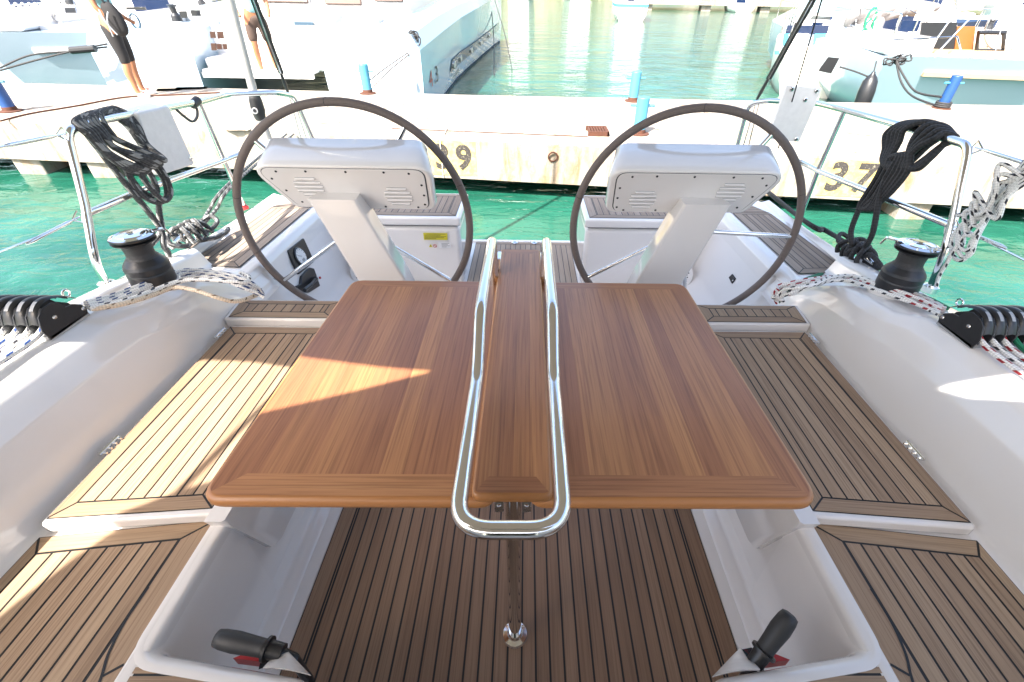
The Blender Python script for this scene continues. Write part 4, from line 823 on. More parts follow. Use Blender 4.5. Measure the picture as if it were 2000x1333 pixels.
# ================================================================== CLEATS, MOORING LINES AND COILS
def cleat(s,c,ydir,label):
    o=thing('deck_cleat',label,'cleat',c); d=Vector(ydir).normalized(); b=MB()
    b.tube([c-d*.13+Vector((0,0,.045)),c-d*.08+Vector((0,0,.052)),c+d*.08+Vector((0,0,.052)),c+d*.13+Vector((0,0,.045))],[.008,.014,.014,.008],n=12); mk('horn',b,M['chrome'],o,smooth=60)
    b=MB(); 
    for k in (-1,1): b.tube([c+d*.04*k,c+d*.035*k+Vector((0,0,.05))],.013,n=10)
    sd=Vector((-d.y,d.x,0))*.022; P=[c-d*.075-sd,c+d*.075-sd,c+d*.075+sd,c-d*.075+sd]; b.hexa([p+Vector((0,0,-.006)) for p in P]+[p+Vector((0,0,.008)) for p in P]); mk('base',b,M['chrome'],o,bevel=.004)
    return o
for s in (-1,1):
    c=U(1682,512,z=.56) if s>0 else U(372,474,z=.57); d=(U(1610,452,z=.55)-U(1700,520,z=.58)).normalized() if s>0 else (U(430,440,z=.55)-U(345,490,z=.58)).normalized()
    c.x=s*min(abs(c.x),1.545)
    cleat(s,c,d,'chrome cleat on the %s gunwale under knotted dark rope'%('right' if s>0 else 'left'))
    mat=M['ropeb'] if s>0 else M['ropebl']; lab='black' if s>0 else 'grey-flecked black'
    o=thing('mooring_knot','%s mooring rope turns knotted over the %s gunwale cleat'%(lab,'right' if s>0 else 'left'),'rope knot',c)
    def turn(pts,r=.0105): 
        b=MB(); b.tube(spline(pts,7),r,n=10); return mk('rope_turn',b,mat,o,smooth=80)
    sd=Vector((-d.y,d.x,0))
    for k in range(3):
        t=-.055+k*.05; turn([c+d*(t-.02)-sd*.05+Vector((0,0,.02)),c+d*(t-.01)-sd*.025+Vector((0,0,.07+.01*k)),c+d*(t+.02)+sd*.01+Vector((0,0,.085)),c+d*(t+.05)+sd*.045+Vector((0,0,.05)),c+d*(t+.05)+sd*.04+Vector((0,0,.01))])
        turn([c+d*(t+.05)-sd*.045+Vector((0,0,.02)),c+d*(t+.03)-sd*.02+Vector((0,0,.075)),c+d*(t-.01)+sd*.02+Vector((0,0,.088)),c+d*(t-.04)+sd*.05+Vector((0,0,.04)),c+d*(t-.05)+sd*.03+Vector((0,0,.008))])
    turn([c+d*.05+Vector((0,0,.03)),c+d*.14+sd*.03+Vector((0,0,.05)),c+d*.20+sd*.0+Vector((0,0,.07)),c+d*.17-sd*.04+Vector((0,0,.05)),c+d*.08-sd*.03+Vector((0,0,.03)),c+d*.0+Vector((0,0,.06))])
    turn([c-d*.05+Vector((0,0,.04)),c-d*.12+sd*.02+Vector((0,0,.08)),c-d*.17-sd*.01+Vector((0,0,.05)),c-d*.11-sd*.03+Vector((0,0,.02)),c-d*.03-sd*.02+Vector((0,0,.02))])
    turn([c-d*.02-sd*.04+Vector((0,0,.015)),c+d*.06-sd*.075+Vector((0,0,.006)),c+d*.16-sd*.07+Vector((0,0,.0)),c+d*.24-sd*.04+Vector((0,0,-.005))])
    # warps to the quay: two parallel lines
    qx=-5.6 if s<0 else 5.0; TI=BM.inverted()
    for k in range(2):
        if s<0: p0=c+d*.10+Vector((0,0,.05)); far=TI@W(560+k*14,262,y=6.0); midp=U(455+k*12,352-k*2,y=3.0)
        else: p0=c+d*.10+Vector((0,0,.05)); far=TI@W(1440+k*10,330,y=5.6); midp=U(1560-k*4,425-k*6,y=2.55)
        if s<0: pts=[p0,U(408+k*14,412-k*2,y=2.6),midp,far]
        else: pts=[p0,U(1612,452-k*3,y=2.35),midp,far]
        rope('mooring_line','%s mooring line from the %s cleat to the quay, %s of two'%(lab,'right' if s>0 else 'left','upper' if k else 'lower'),pts,.0095,mat,'mooring line','mooring lines to the quay')
def hank(s,label,mat,top,bot,n,w,r,wraps,spread,seed,tailpts):
    """coil hung on the rail: long hanging loops, wraps over the tube, tail down to the cleat"""
    rnd=random.Random(seed); A=UR(s,*top); Bt=UR(s,*bot); ax=(UR(s,*(top[0]+40,top[1]+10))-A).normalized(); out=Vector((-s,0,0)); dn=(Bt-A); L=dn.length; dn.normalize()
    o=thing('rope_coil',label,'rope coil',A,group='rope coils hung on the guard rails')
    for k in range(n):
        f=(k-(n-1)/2)/max(1,n-1); ww=w*rnd.uniform(.7,1.15); ln=L*rnd.uniform(.80,1.0); cx=A+ax*(f*spread)+out*(.02+rnd.uniform(-.012,.03)); u=ax
        pts=[]
        for j,(uu,vv,oo) in enumerate([(-.2,-.03,.0),(-.75,.10,.012),(-.85,.35,.01),(-.55,.72,.006),(-.40,.93,0),(0,1.0,.01),(.42,.93,.0),(.62,.70,.008),(.60,.33,.02),(.75,.08,.02),(.2,-.035,.0)]):
            nar=1-.55*max(0,min(1,vv)); pts.append(cx+u*(uu*ww*nar+rnd.uniform(-.004,.004))+dn*(vv*ln)+out*(oo+rnd.uniform(-.006,.008)))
        b=MB(); b.tube(spline(pts,7,True),r,n=10,closed=True); mk('loop',b,mat,o,smooth=80)
    for k in range(wraps):
        t=(k-(wraps-1)/2)*r*2.1; c=A+dn*(L*.30)+ax*0+dn*t+out*.02; b=MB()
        b.tube([c+ax*(w*.62*cos(j*pi/8)+.012*sin(k))+out*(.045*sin(j*pi/8)+.01)+dn*(.02*sin(j*pi/8+1)) for j in range(16)],r,n=10,closed=True); mk('wrap',b,mat,o,smooth=80)
    for tp in tailpts:
        b=MB(); b.tube(spline([UR(s,*q) for q in tp],8),r,n=10); mk('tail',b,mat,o,smooth=80)
    return o,A,ax,dn,out
# left coil: wide turns draped over the rail, then a narrow hanging bight
def coil_px(s,label,mat,r,loops,name='loop'):
    A=UR(s,*loops[0][0][:2]); o=thing('rope_coil',label,'rope coil',A,group='rope coils hung on the guard rails')
    for l,closed in loops_iter(loops):
        P=[]
        for q in l:
            p=UR(s,q[0],q[1]); d=q[2] if len(q)>2 else 0; p=p+Vector((-s*d,0,0)); P.append(p)
        b=MB(); b.tube(spline(P,7,closed),r,n=10,closed=closed); mk(name if closed else 'strand',b,mat,o,smooth=80)
    return o
def loops_iter(L):
    for l in L:
        yield (l[:-1],True) if l[-1]=='c' else (l,False)
rl=[]
rj=random.Random(5)
for k in range(7):
    a=k*8+rj.uniform(-3,3); J=lambda m_=6:rj.uniform(-m_,m_); rl.append([(146+a*1.0,242-k*2.5,.00),(152+a,262,.03),(182+a*.5+J(),300-k*3+J(),.045),(222+a*.4+J(),330-k*4+J(),.05+.01*k),(258+a*.2+J(4),338-k*4+J(3),.045+.01*k),(276+J(4),316-k*5+J(5),.03),(262-k*1.0+J(),280-k*5,.02),(240+k*2,238-k*2,.0),(205+k*5,222-k*1.5,-.02),(172+k*8,228-k*2,-.015),'c'])
rl+= [[(150,258,.03),(200,322,.03),(245,378,.03),(280,420,.03),(301,452,.03),(306,480,.03),(318,492,.02),(331,505,.0)],
 [(222,318,.04),(240,360,.04),(262,385,.04),(288,395,.04),(305,388,.04),(307,368,.04),(292,335,.04),(272,315,.03)],
 [(232,322,.02),(250,355,.02),(270,376,.02),(288,383,.02),(297,372,.02),(286,345,.02),(270,322,.02)],
 [(238,318,.055),(250,345,.055),(276,378,.055),(298,392,.05),(309,378,.05),(303,352,.05),(283,320,.05)],
 [(296,394,.03),(297,418,.03),(302,446,.03),(300,462,.02),(291,482,.0),(288,492,-.02)]]
coil_px(-1,'grey-flecked black rope coil draped over the left pushpit rail',M['ropebl'],.0112,rl)
rr_=[]
for k in range(5):   # big turns over the rail at right
    rr_.append([(1742+k*7,292-k*3,.03),(1745+k*9,262-k*2,.03),(1765+k*10,243-k,.01),(1790+k*9,240+k*1.5,-.02),(1806+k*6,252+k*2,-.03),(1800+k*3,285,0),(1785,318+k,.03),(1760,328-k*2,.045),(1745+k*3,315,.045),'c'])
for k in range(4):
    rr_.append([(1806+k*12,262+k*3,.03),(1816+k*11,246+k*5,.01),(1832+k*8,246+k*7,-.015),(1846+k*2.5,262+k*4,-.02),(1840,285,.0),(1830-k*3,312,.03),(1815-k*5,330,.045),(1800-k*3,322,.05),(1800+k*5,290,.045),'c'])
for k in range(5):
    rr_.append([(1750+k*12,315-k*3,.04),(1728+k*11,352-k*2,.04),(1704+k*9,385+k,.035),(1692+k*6,403,.03),(1700+k*5,409,.03),(1717+k*5,402-k*2,.035),(1738+k*7,372,.045),(1762+k*9,335,.05),(1780+k*6,305,.05),'c'])
rr_+= [[(1695,400,.03),(1684,425,.03),(1675,452,.03),(1672,475,.02),(1665,490,0)],[(1755,345,.05),(1742,385,.05),(1735,420,.05),(1723,455,.04),(1705,474,.02),(1690,482,0)]]
coil_px(1,'thick black rope coil hitched over the right pushpit rail',M['ropeb'],.0115,rr_)
wr=[]
rnd=random.Random(3)
for k in range(7):
    bx=1868+k*13+rnd.uniform(-4,4); by=520-abs(k-1.5)*22+rnd.uniform(-6,6); tx=2050+k*5; ty=262+k*9
    wr.append([(tx,ty,0),(1990+k*4,330+k*8,.01*k),(1930+k*9,405+k*4,.01*k),(bx-6,by-62+k*3,.01*k),(bx-18+k*2,by-22,.01*k),(bx-4,by-2,.01*k),(bx+14,by-8,.01*k),(bx+22+k*2,by-40,.01*k),(1945+k*9,by-100,.01*k+.01),(2000+k*6,335+k*3,.02),(2060+k*4,270,.02)])
wr.append([(1818,560,-.02),(1835,538,0),(1860,515,.02),(1880,490,.03),(1925,430,.03),(1985,350,.02),(2060,262,.0)])
A=UR(1,1990,330); coil_px(1,'white rope with black flecks bunched on the lifeline at the right edge',M['ropew'],.0066,wr)
for s in (-1,1):   # small pad eyes outboard of the winch
    c=U(1742 if False else (1836 if s>0 else 165),(594 if s>0 else 577),z=.69); c.x=s*1.485; b=MB(); b.tube([c+Vector((0,.012*cos(t*pi/6),.006+.012*sin(t*pi/6))) for t in range(12)],.0034,n=8,closed=True); mk('pad_eye',b,M['steel'],Y)
# ================================================================== WINCH HANDLES in their holders
def handle(s,label,a,bp,hold):
    o=thing('winch_handle',label,'winch handle',bp,group='winch handles in cockpit holders'); d=(a-bp).normalized(); L=(a-bp).length
    b=MB(); n=14; b.tube([bp+d*L*t for t in (0,.03,.08,.3,.6,.85,.97,1.0)],[.016,.0185,.0175,.0185,.0205,.0190,.0165,.010],n=20); mk('grip',b,M['rubber'],o,smooth=60)
    b=MB(); b.tube([bp-d*.004,bp+d*.002],.0245,n=20); b.tube([bp-d*.034,bp-d*.003],[.0165,.0180],n=16); mk('collar',b,M['black'],o)
    b=MB(); e=bp-d*.05+Vector((0,0,-.02)); b.tube([bp-d*.02,e,e+Vector((0,0,-.12))],.011,n=12); mk('arm',b,M['black'],o)
    return o
hl=thing('handle_holder','white moulded holder pocket in the left front cockpit corner','holder',(-.49,.38,.2),group='winch handle holders'); hr=thing('handle_holder','white moulded holder pocket in the right front cockpit corner','holder',(.49,.38,.2),group='winch handle holders')
for s,o in ((-1,hl),(1,hr)):
    def S3(x,y,z): return Vector((s*x,y,z))
    PX=(lambda x,y:(x,y)) if s<0 else (lambda x,y:(1998-x,y+3))
    def hp(x,y,z): x,y=PX(x,y); return U(x,y,z=z)
    Tt=hp(551,1262,.372); inner=spline([Tt,hp(545,1272,.370),hp(536,1284,.376),hp(525,1292,.386),hp(513,1305,.404)],4); base=[hp(513,1305,.404),hp(545,1309,.404),hp(580,1313,.403),hp(606,1318,.402)]; outer=spline([Tt,hp(562,1272,.376),hp(585,1296,.385),hp(606,1318,.402)],3)
    b=MB(); n=len(inner); rs=[]
    oo=[outer[int(k*(len(outer)-1)/(n-1))] for k in range(n)]
    for k in range(n):
        row=[]
        for t in range(6): f=t/5; p=inner[k].lerp(oo[k],f); p=p+Vector((0,0,.012*sin(pi*f)*(k/(n-1)))); row.append(p)
        rs.append(row+[p-Vector((0,0,.007)) for p in row[::-1]])
    b.rings(rs if s<0 else rs[::-1]); mk('pocket',b,M['gelw'],o,smooth=50)
    pk=[hp(455,1286,.33),hp(518,1294,.33),hp(546,1266,.33),hp(520,1262,.33),hp(480,1276,.33)]; pk=pk if s<0 else pk[::-1]
    b=MB(); b.rings([[p-Vector((0,0,.03)) for p in pk],pk] if area([(p.x,p.y) for p in pk])>0 else [pk,[p-Vector((0,0,.03)) for p in pk]]); mk('lining',b,M['red'],o)
    pk=[hp(505,1308,.33),hp(530,1300,.33),hp(550,1266,.33),hp(530,1262,.33),hp(510,1285,.33)]
    b=MB(); b.add(pk,[(0,1,2,3,4)]); mk('slot',b,M['black'],o)
handle(-1,'black winch handle grip pointing left in the left cockpit holder',U(421,1246,z=.40),U(522,1268,z=.385),hl)
handle(1,'black winch handle grip pointing up in the right cockpit holder',U(1545,1200,z=.46),U(1492,1272,z=.395),hr)
b=MB(); a=U(470,997,x=-.744)
def dq(px,py): return U(px,py,x=-.7425)
for q in ([(474,1000),(485,1016),(483,1012),(477,1001)],[(485,1016),(496,1000),(492,1000),(483,1011)],[(474,999),(496,999),(496,1001),(474,1001)]): pass
tri=[(473,992),(484,1014),(497,996)]; P=[dq(*t) for t in tri]; c=sum(P,Vector())/3
for i in range(3):
    p,q=P[i],P[(i+1)%3]; b.add([p+Vector((.0,0,0)),q,q.lerp(c,.28),p.lerp(c,.28)],[(0,1,2,3)])
for v in b.v: pass
b.v=[(v[0]+.004+.018,v[1],v[2]) for v in b.v]; mk('warning_triangle',b,M['red'],Y,smooth=0)

# ================================================================== BOATS BEYOND THE QUAY (world frame)
def loft_hull(mb,secs,m=0,mdeck=0,flip=False):
    """secs: list of closed rings"""
    mb.rings(secs if not flip else secs[::-1],m)
def wtube(pts,r,mat,par,name='rail',n=8,k=0): b=MB(); b.tube(spline(pts,k) if k else pts,r,n=n); return mk(name,b,mat,par,smooth=80)
# ---- catamaran moored stern-to at left of centre
C_=thing('catamaran','large white catamaran moored stern-to with a long dark window strip in its hull','catamaran',(-3.8,9.8,WL),boat=False)
def ysec(T,y):
    for a,b in zip(T,T[1:]):
        if a[0]<=y<=b[0]: t=(y-a[0])/(b[0]-a[0]); return [lerp(a[i],b[i],t) for i in range(1,len(a))]
    return list(T[-1][1:])
HT=[(9.72,-2.03,-1.93,.44,.66),(12,-2.04,-1.86,.55,.80),(14.6,-2.06,-1.74,.68,.92),(17,-1.98,-1.50,.80,1.02),(20,-1.80,-1.32,.90,1.12),(23,-1.55,-1.20,.98,1.18),(25.2,-1.32,-1.16,1.02,1.2)]   # y, waterline x, chine x, chine z, deck z
def cathull(inner,x0=None,rev=False,name='hull'):
    b=MB(); rs=[]
    for k in range(32):
        y=lerp(9.72,25.2,k/31); xw,xc,zc,zd=ysec(HT,y); wi=1.7*(1-((k/31)**3)*.9)
        ring=[(xw-.05,-1.45),(xw,-1.1),(lerp(xw,xc,.35)+.02,-.62),(lerp(xw,xc,.7)+.02,-.1),(xc,zc),(xc-.13,zd),(xc-.13-wi,zd),(xc-wi-.1,-.2),(xw-wi+.1,-1.1),(xw-wi+.15,-1.45)]
        if rev: ring=[(2*x0-x,z) for x,z in ring][::-1]
        rs.append([Vector((x,y,z)) for x,z in ring])
    b.rings(rs[::-1]); return mk(name,b,M['hullshade'],C_,smooth=24)
def csurf(y,z):
    xw,xc,zc,zd=ysec(HT,y); P=[(-1.1,xw),(-.62,lerp(xw,xc,.35)+.02),(-.1,lerp(xw,xc,.7)+.02),(zc,xc)]
    for a,b in zip(P,P[1:]):
        if a[0]<=z<=b[0]: return lerp(a[1],b[1],(z-a[0])/(b[0]-a[0]))
    return xc
hu=cathull(1); hu2=cathull(1,-4.9,True)
b=MB(); st=[]
for k in range(28):
    y=lerp(13.0,24,k/27); f=k/27; z1=lerp(-.38,-.22,f); z2=lerp(-.10,.04,f); st.append([Vector((csurf(y,z1)+.02,y,z1)),Vector((csurf(y+.15,z2)+.02,y+.15,z2))])
b.rings(st,cap=False,closed=False); ws=mk('window_strip',b,M['glass'],hu)
b=MB(); st=[]
for k in range(28):
    y=lerp(9.8,25,k/27); xw,xc,zc,zd=ysec(HT,y); st.append([Vector((csurf(y,-.98)+.014,y,-.98)),Vector((csurf(y,-.70)+.014,y,-.70))])
b.rings(st,cap=False,closed=False); mk('bootstripe',b,M['navy'],hu)
for y in (13.35,14.5,16.2,18.1,20.2):
    f=(y-13)/11; z0=lerp(-.33,-.18,f); x=csurf(y,z0+.1)+.045; b=MB(); b.rings([fillet([Vector((x,y,z0)),Vector((x,y+.30,z0+.03)),Vector((x,y+.30,z0+.15)),Vector((x,y,z0+.13))],.03,3,True),fillet([Vector((x-.03,y,z0)),Vector((x-.03,y+.30,z0+.03)),Vector((x-.03,y+.30,z0+.15)),Vector((x-.03,y,z0+.13))],.03,3,True)]); mk('porthole',b,M['steelr'],hu,smooth=0)
t=MB(); textmesh(t,'4',.36,(csurf(10.45,-.12)+.012,10.45,-.12),(0.02,1,0),(0,0,1),font_scale=(2.0,1.15)); mk('hull_number',t,M['red'],hu); t=MB(); textmesh(t,'.3',.36,(csurf(11.0,-.12)+.014,11.02,-.12),(0.02,1,0),(0,0,1),font_scale=(2.0,1.15)); mk('hull_number',t,M['ink'],hu)
t=MB(); textmesh(t,'www.croatia-yachting.hr',.13,(csurf(14.1,-.52)+.03,14.15,-.52),(-.02,1,0),(0,0,1)); mk('hull_lettering',t,M['ink'],hu)
b=MB(); b.box(-6.8,-3.4,10.6,20,.05,.70); b.box(-6.0,-3.5,9.9,10.6,.05,.25); b.box(-3.75,-1.95,9.25,9.75,-.45,-.30); b.box(-3.7,-2.05,9.6,10.2,-.3,-.02); b.box(-3.7,-2.1,10.1,10.6,-.1,.28); mk('bridge_deck',b,M['gelw'],C_,bevel=.06,seg=3)
b=MB(); b.hexa([(-6.6,12.6,.68),(-2.6,12.6,.68),(-2.4,20,.98),(-6.8,20,.98),(-6.3,13.0,1.9),(-2.9,13.0,1.9),(-2.9,18,1.9),(-6.3,18,1.9)]); cr=mk('coachroof',b,M['gelw'],C_,bevel=.12,seg=4)
for x0,x1,z0,z1 in ((-4.50,-3.68,.98,1.5),(-3.40,-2.75,1.05,1.45),(-5.9,-4.85,1.0,1.5)):
    b=MB(); b.hexa([(x0,12.58,z0),(x1,12.58,z0),(x1,12.7,z0),(x0,12.7,z0),(x0,12.80,z1),(x1,12.80,z1),(x1,12.9,z1),(x0,12.9,z1)]); wd=mk('window',b,M['glassb'],cr,bevel=.02)
    b=MB(); f=[(x0-.03,12.56,z0-.05),(x1+.03,12.56,z0-.05),(x1+.03,12.82,z1+.03),(x0-.03,12.82,z1+.03)]; b.tube([Vector(p) for p in f],.03,n=6,closed=True); mk('frame',b,M['grey'],wd)
b=MB(); b.lathe([(.14,0),(.14,.07),(.09,.12),(.08,.2),(.12,.24),(.12,.29),(.01,.3)],W(849,42,y=13.8)+Vector((0,0,-.1)),n=20); mk('winch',b,M['blackm'],C_)
for k,(px,py,yy) in enumerate(((730,40,11.5),(850,0,14),(890,20,16))): c=W(px,py,y=yy); wtube([Vector((c.x,c.y,.4)),Vector((c.x,c.y,1.7))],.014,M['steel'],C_,'stanchion')
b=MB(); a=W(736,10,y=11.2); b.hexa([(a.x-.03,11.1,.28),(a.x+.12,11.1,.28),(a.x+.12,11.6,.28),(a.x-.03,11.6,.28),(a.x-.13,11.1,.95),(a.x-.05,11.1,.95),(a.x-.05,11.6,.95),(a.x-.13,11.6,.95)]); mk('step_panel',b,M['cream'],C_)
b=MB(); b.box(-5.9,-3.9,9.55,9.62,-.02,.06); b.box(-5.9,-3.9,9.60,9.9,.05,.10); mk('boarding_step',b,M['gelw'],C_)
# cleat with black rope on the stern corner, mooring lines to the bollard
kc=W(810,78,y=9.9); o=thing('rope_bundle','small tangle of black rope on the stern corner of the white catamaran','rope',kc,boat=False)
rnd=random.Random(11)
for k in range(6):
    b=MB(); c=kc+Vector((rnd.uniform(-.05,.06),rnd.uniform(-.03,.03),rnd.uniform(-.05,.06))); b.tube([c+Vector((.07*cos(j*pi/6+k),.04*sin(j*pi/6*2),.08*sin(j*pi/6+k))) for j in range(12)],.013,n=6,closed=True); mk('loop',b,M['ropeb'],o,smooth=80)
rope_w=lambda name,label,pts,r,mat,cat='rope',group=None: (lambda b:(b.tube(spline(pts,8),r,n=8),mk(name,b,mat,boat=False,loc=tuple(pts[0]),label=label,cat=cat,group=group,smooth=80)))(MB())
for k in range(2): rope_w('mooring_line','thin dark line from the pale blue bollard to the catamaran stern, %s of two'%('upper' if k==0 else 'lower'),[B5[1]+Vector((.05,0,.18-k*.13)),W(755+k*8,132+k*4,y=9.2),kc+Vector((0,0,-.12-k*.03))],.009,M['cloth_t'],'mooring line','catamaran stern lines')
for k,(a_,b_) in enumerate((((958,0),(965,150)),((966,0),(1000,135)))): rope_w('hanging_line','dark line hanging from the catamaran bow rail into the water, %s of two'%('left' if k==0 else 'right'),[W(a_[0],a_[1],y=21-k*2),W((a_[0]+b_[0])/2+3,(a_[1]+b_[1])/2,y=20-k*2),W(b_[0],b_[1],z=WL)],.014,M['rubber'],'line')
# tender on davits
o=thing('tender','grey and white inflatable tender slung across the catamaran stern','inflatable boat',(-4.6,11,.6),boat=False)
e1=W(640,52,y=11.2); e0=W(470,40,y=11.2); b=MB(); b.tube(fillet([e0+Vector((-1,0,.0)),e0,e1,e1+Vector((-.1,.95,.05)),e0+Vector((-1,1.1,0))],[0,.2,.35,.35,0],6),[.19]*2+[.19]*0+[.19]*200 if False else .20,n=16); tb_=mk('side_tube',b,M['tube'],o,smooth=80)
b=MB(); c=e1+Vector((-.55,-.19,.03)); b.box(c.x-.02,c.x+.36,c.y-.03,c.y-.0,c.z-.03,c.z+.05); mk('blue_band',b,M['navy'],tb_)
b=MB(); b.hexa([(e0.x-.8,11.1,e0.z-.42),(e1.x-.35,11.1,e0.z-.34),(e1.x-.3,12,e0.z-.34),(e0.x-.8,12,e0.z-.42),(e0.x-.8,10.95,e0.z-.05),(e1.x-.1,10.95,e0.z-.05),(e1.x-.1,12.1,e0.z-.05),(e0.x-.8,12.1,e0.z-.05)]); mk('bottom',b,M['tube'],o,bevel=.05)
# ---- generic moored sailing yacht
def yacht(name,label,x,y,rz,L,bm,fb,paint='hullshade',detail=1,wheel_=False,glass='glassn',stripe=None,group=None,over=.35,mast=True):
    Mx=Matrix.Translation((x,y,WL))@Matrix.Rotation(rz,4,'Z'); o=bpy.data.objects.new(name,None); COL.objects.link(o); o.matrix_world=Mx; OFF[o.name]=Matrix.Identity(4)
    o['label']=label;o['category']='sailing yacht' if mast else 'motor boat'
    if group:o['group']=group
    T=[(0,.42,.95),(.15,.47,.96),(.4,.50,1.0),(.65,.44,1.06),(.85,.22,1.12),(1,.02,1.18)]; rs=[]
    for k in range(22):
        t=k/21; hb,sh=ysec(T,t); hb*=bm; zs=sh*fb; yy=t*L
        lo=max(0,(over*(1-t*6))) ; ring=[]
        for xs,zz,dy in ((-1,1,0),(-.985,.72,.12),(-.93,.35,.4),(-.70,-.1,.8),(0,-.4,1),(.70,-.1,.8),(.93,.35,.4),(.985,.72,.12),(1,1,0)): ring.append(Vector((xs*hb,yy+lo*dy,zz*zs)))
        ring+= [Vector((hb*.93,yy,zs+.03)),Vector((-hb*.93,yy,zs+.03))]; rs.append(ring)
    b=MB(); b.rings(rs[::-1]); h=mk('hull',b,M[paint],o,smooth=40)
    if stripe:
        b=MB(); st=[]
        for s in (1,-1):
            st=[[Vector((s*(ysec(T,k/21)[0]*bm*.992+.012),k/21*L,ysec(T,k/21)[1]*fb*.80)),Vector((s*(ysec(T,k/21)[0]*bm*.998+.012),k/21*L,ysec(T,k/21)[1]*fb*.93))] for k in range(22)]; b.rings(st,cap=False,closed=False)
        b.add([Vector((-.42*bm,-.012,fb*.76)),Vector((.42*bm,-.012,fb*.76)),Vector((.42*bm,-.012,fb*.90)),Vector((-.42*bm,-.012,fb*.90))],[(0,1,2,3)]); mk('stripe',b,M[stripe],h)
    z0=fb*.99
    if detail==0: 
        b=MB(); b.hexa([(-bm*.3,L*.3,z0),(bm*.3,L*.3,z0),(bm*.2,L*.7,z0),(-bm*.2,L*.7,z0),(-bm*.26,L*.34,z0+.5),(bm*.26,L*.34,z0+.5),(bm*.16,L*.64,z0+.35),(-bm*.16,L*.64,z0+.35)]); c=mk('coachroof',b,M['gelw'],o,bevel=.05,seg=3)
        b=MB(); b.box(-bm*.2,bm*.2,L*.3-.02,L*.3+.05,z0+.1,z0+.38); mk('window',b,M[glass],c)
        return o
    # cockpit benches, coachroof, windows
    for s in (-1,1):
        b=MB(); x0,x1=sorted((s*bm*.24,s*bm*.43)); b.box(x0,x1,.1,L*.30,z0-.02,z0+.28); mk('coaming',b,M['gelw'],o,bevel=.05,seg=3)
        b=MB(); xx=s*bm*.42; P=[Vector((xx,.15,z0)),Vector((xx,.12,z0+.62)),Vector((xx*.98,L*.2,z0+.64)),Vector((xx*.98,L*.2,z0))]; b.tube(fillet(P,[0,.1,.1,0],5),.016,n=8); b.tube([P[0].lerp(P[1],.5),P[3].lerp(P[2],.5)],.012,n=6); mk('pushpit',b,M['steel'],o,smooth=80)
        for k in (.35,.5,.65):
            hb=ysec(T,k)[0]*bm*.93; b=MB(); b.tube([(s*hb,k*L,z0),(s*hb,k*L,z0+.62)],.012,n=6); mk('stanchion',b,M['steel'],o)
        b=MB(); b.tube([Vector((s*ysec(T,k)[0]*bm*.93,k*L,z0+.62)) for k in (.2,.35,.5,.65,.85)],.006,n=5); mk('lifeline',b,M['steel'],o)
    b=MB(); b.box(-bm*.24,bm*.24,.05,L*.30,z0-.35,z0-.28) ; b.box(-bm*.24,bm*.24,L*.05,L*.3,z0-.02,z0+.035); mk('cockpit_sole',b,M['sand'] if wheel_ else M['gelw'],o)
    b=MB(); b.hexa([(-bm*.34,L*.30,z0),(bm*.34,L*.30,z0),(bm*.18,L*.74,z0),(-bm*.18,L*.74,z0),(-bm*.30,L*.33,z0+.52),(bm*.30,L*.33,z0+.52),(bm*.13,L*.68,z0+.30),(-bm*.13,L*.68,z0+.30)]); cr=mk('coachroof',b,M['gelw'],o,bevel=.07,seg=4)
    for s in (-1,1):
        b=MB(); b.hexa([(s*bm*.335,L*.36,z0+.15),(s*bm*.325,L*.36,z0+.15),(s*bm*.23,L*.60,z0+.12),(s*bm*.24,L*.60,z0+.12),(s*bm*.318,L*.37,z0+.38),(s*bm*.308,L*.37,z0+.38),(s*bm*.20,L*.59,z0+.27),(s*bm*.21,L*.59,z0+.27)]); mk('window',b,M[glass],cr)
        b=MB(); b.lathe([(.09,0),(.08,.07),(.05,.1),(.05,.15),(.08,.17),(.07,.19),(.01,.195)],(s*bm*.34,L*.24,z0+.28),n=16); mk('winch',b,M['blackm'],o)
    b=MB(); b.box(-bm*.10,bm*.10,L*.298,L*.306,z0+.04,z0+.46); mk('companionway',b,M[glass],cr)
    if wheel_:
        for s in (-1,1):
            c=Vector((s*bm*.19,L*.10,z0+.52)); b=MB(); b.tube([c+Vector((.50*cos(t*pi/24),0,.50*sin(t*pi/24))) for t in range(48)],.018,n=8,closed=True)
            wh=mk('wheel',b,M['steelr'],o,smooth=80); b=MB()
            for k in range(5): b.tube([c,c+Vector((.49*cos(k*1.257+.3),0,.49*sin(k*1.257+.3)))],.009,n=6)
            mk('spokes',b,M['steel'],wh)
            b=MB(); b.box(c.x-.13,c.x+.13,c.y+.08,c.y+.22,z0,z0+.75); mk('pedestal',b,M['gelw'],o,bevel=.03)
    if mast:
        b=MB(); b.tube([(0,L*.55,z0+.3),(0,L*.55,z0+14)],.08,n=12); mk('mast',b,M['alu'],o,smooth=80); b=MB(); b.tube([(0,L*.54,z0+1.5),(0,L*.18,z0+1.55)],.07,n=12); bo=mk('boom',b,M['alu'],o,smooth=80)
        b=MB(); b.tube([(0,L*.53,z0+1.62),(0,L*.45,z0+1.68),(0,L*.3,z0+1.7),(0,L*.19,z0+1.62)],[.10,.15,.14,.06],n=10); mk('sail_cover',b,M['canvas'],bo,smooth=80)
        b=MB(); b.tube([(0,0.05,z0),(0,L*.55,z0+14)],.006,n=5); b.tube([(0,L*.99,z0+.1),(0,L*.55,z0+14)],.006,n=5); mk('stay',b,M['steel'],o)
        b=MB(); b.tube([(-bm*.46,L*.5,z0),(0,L*.55,z0+13)],.006,n=5); b.tube([(bm*.46,L*.5,z0),(0,L*.55,z0+13)],.006,n=5); mk('shroud',b,M['steel'],o)
    return o
LA=yacht('moored_yacht','white sailing yacht with pale grey-blue hull behind the person on the quay',-8.25,10.2,R(14),12.5,3.9,1.38,detail=1,over=.9)
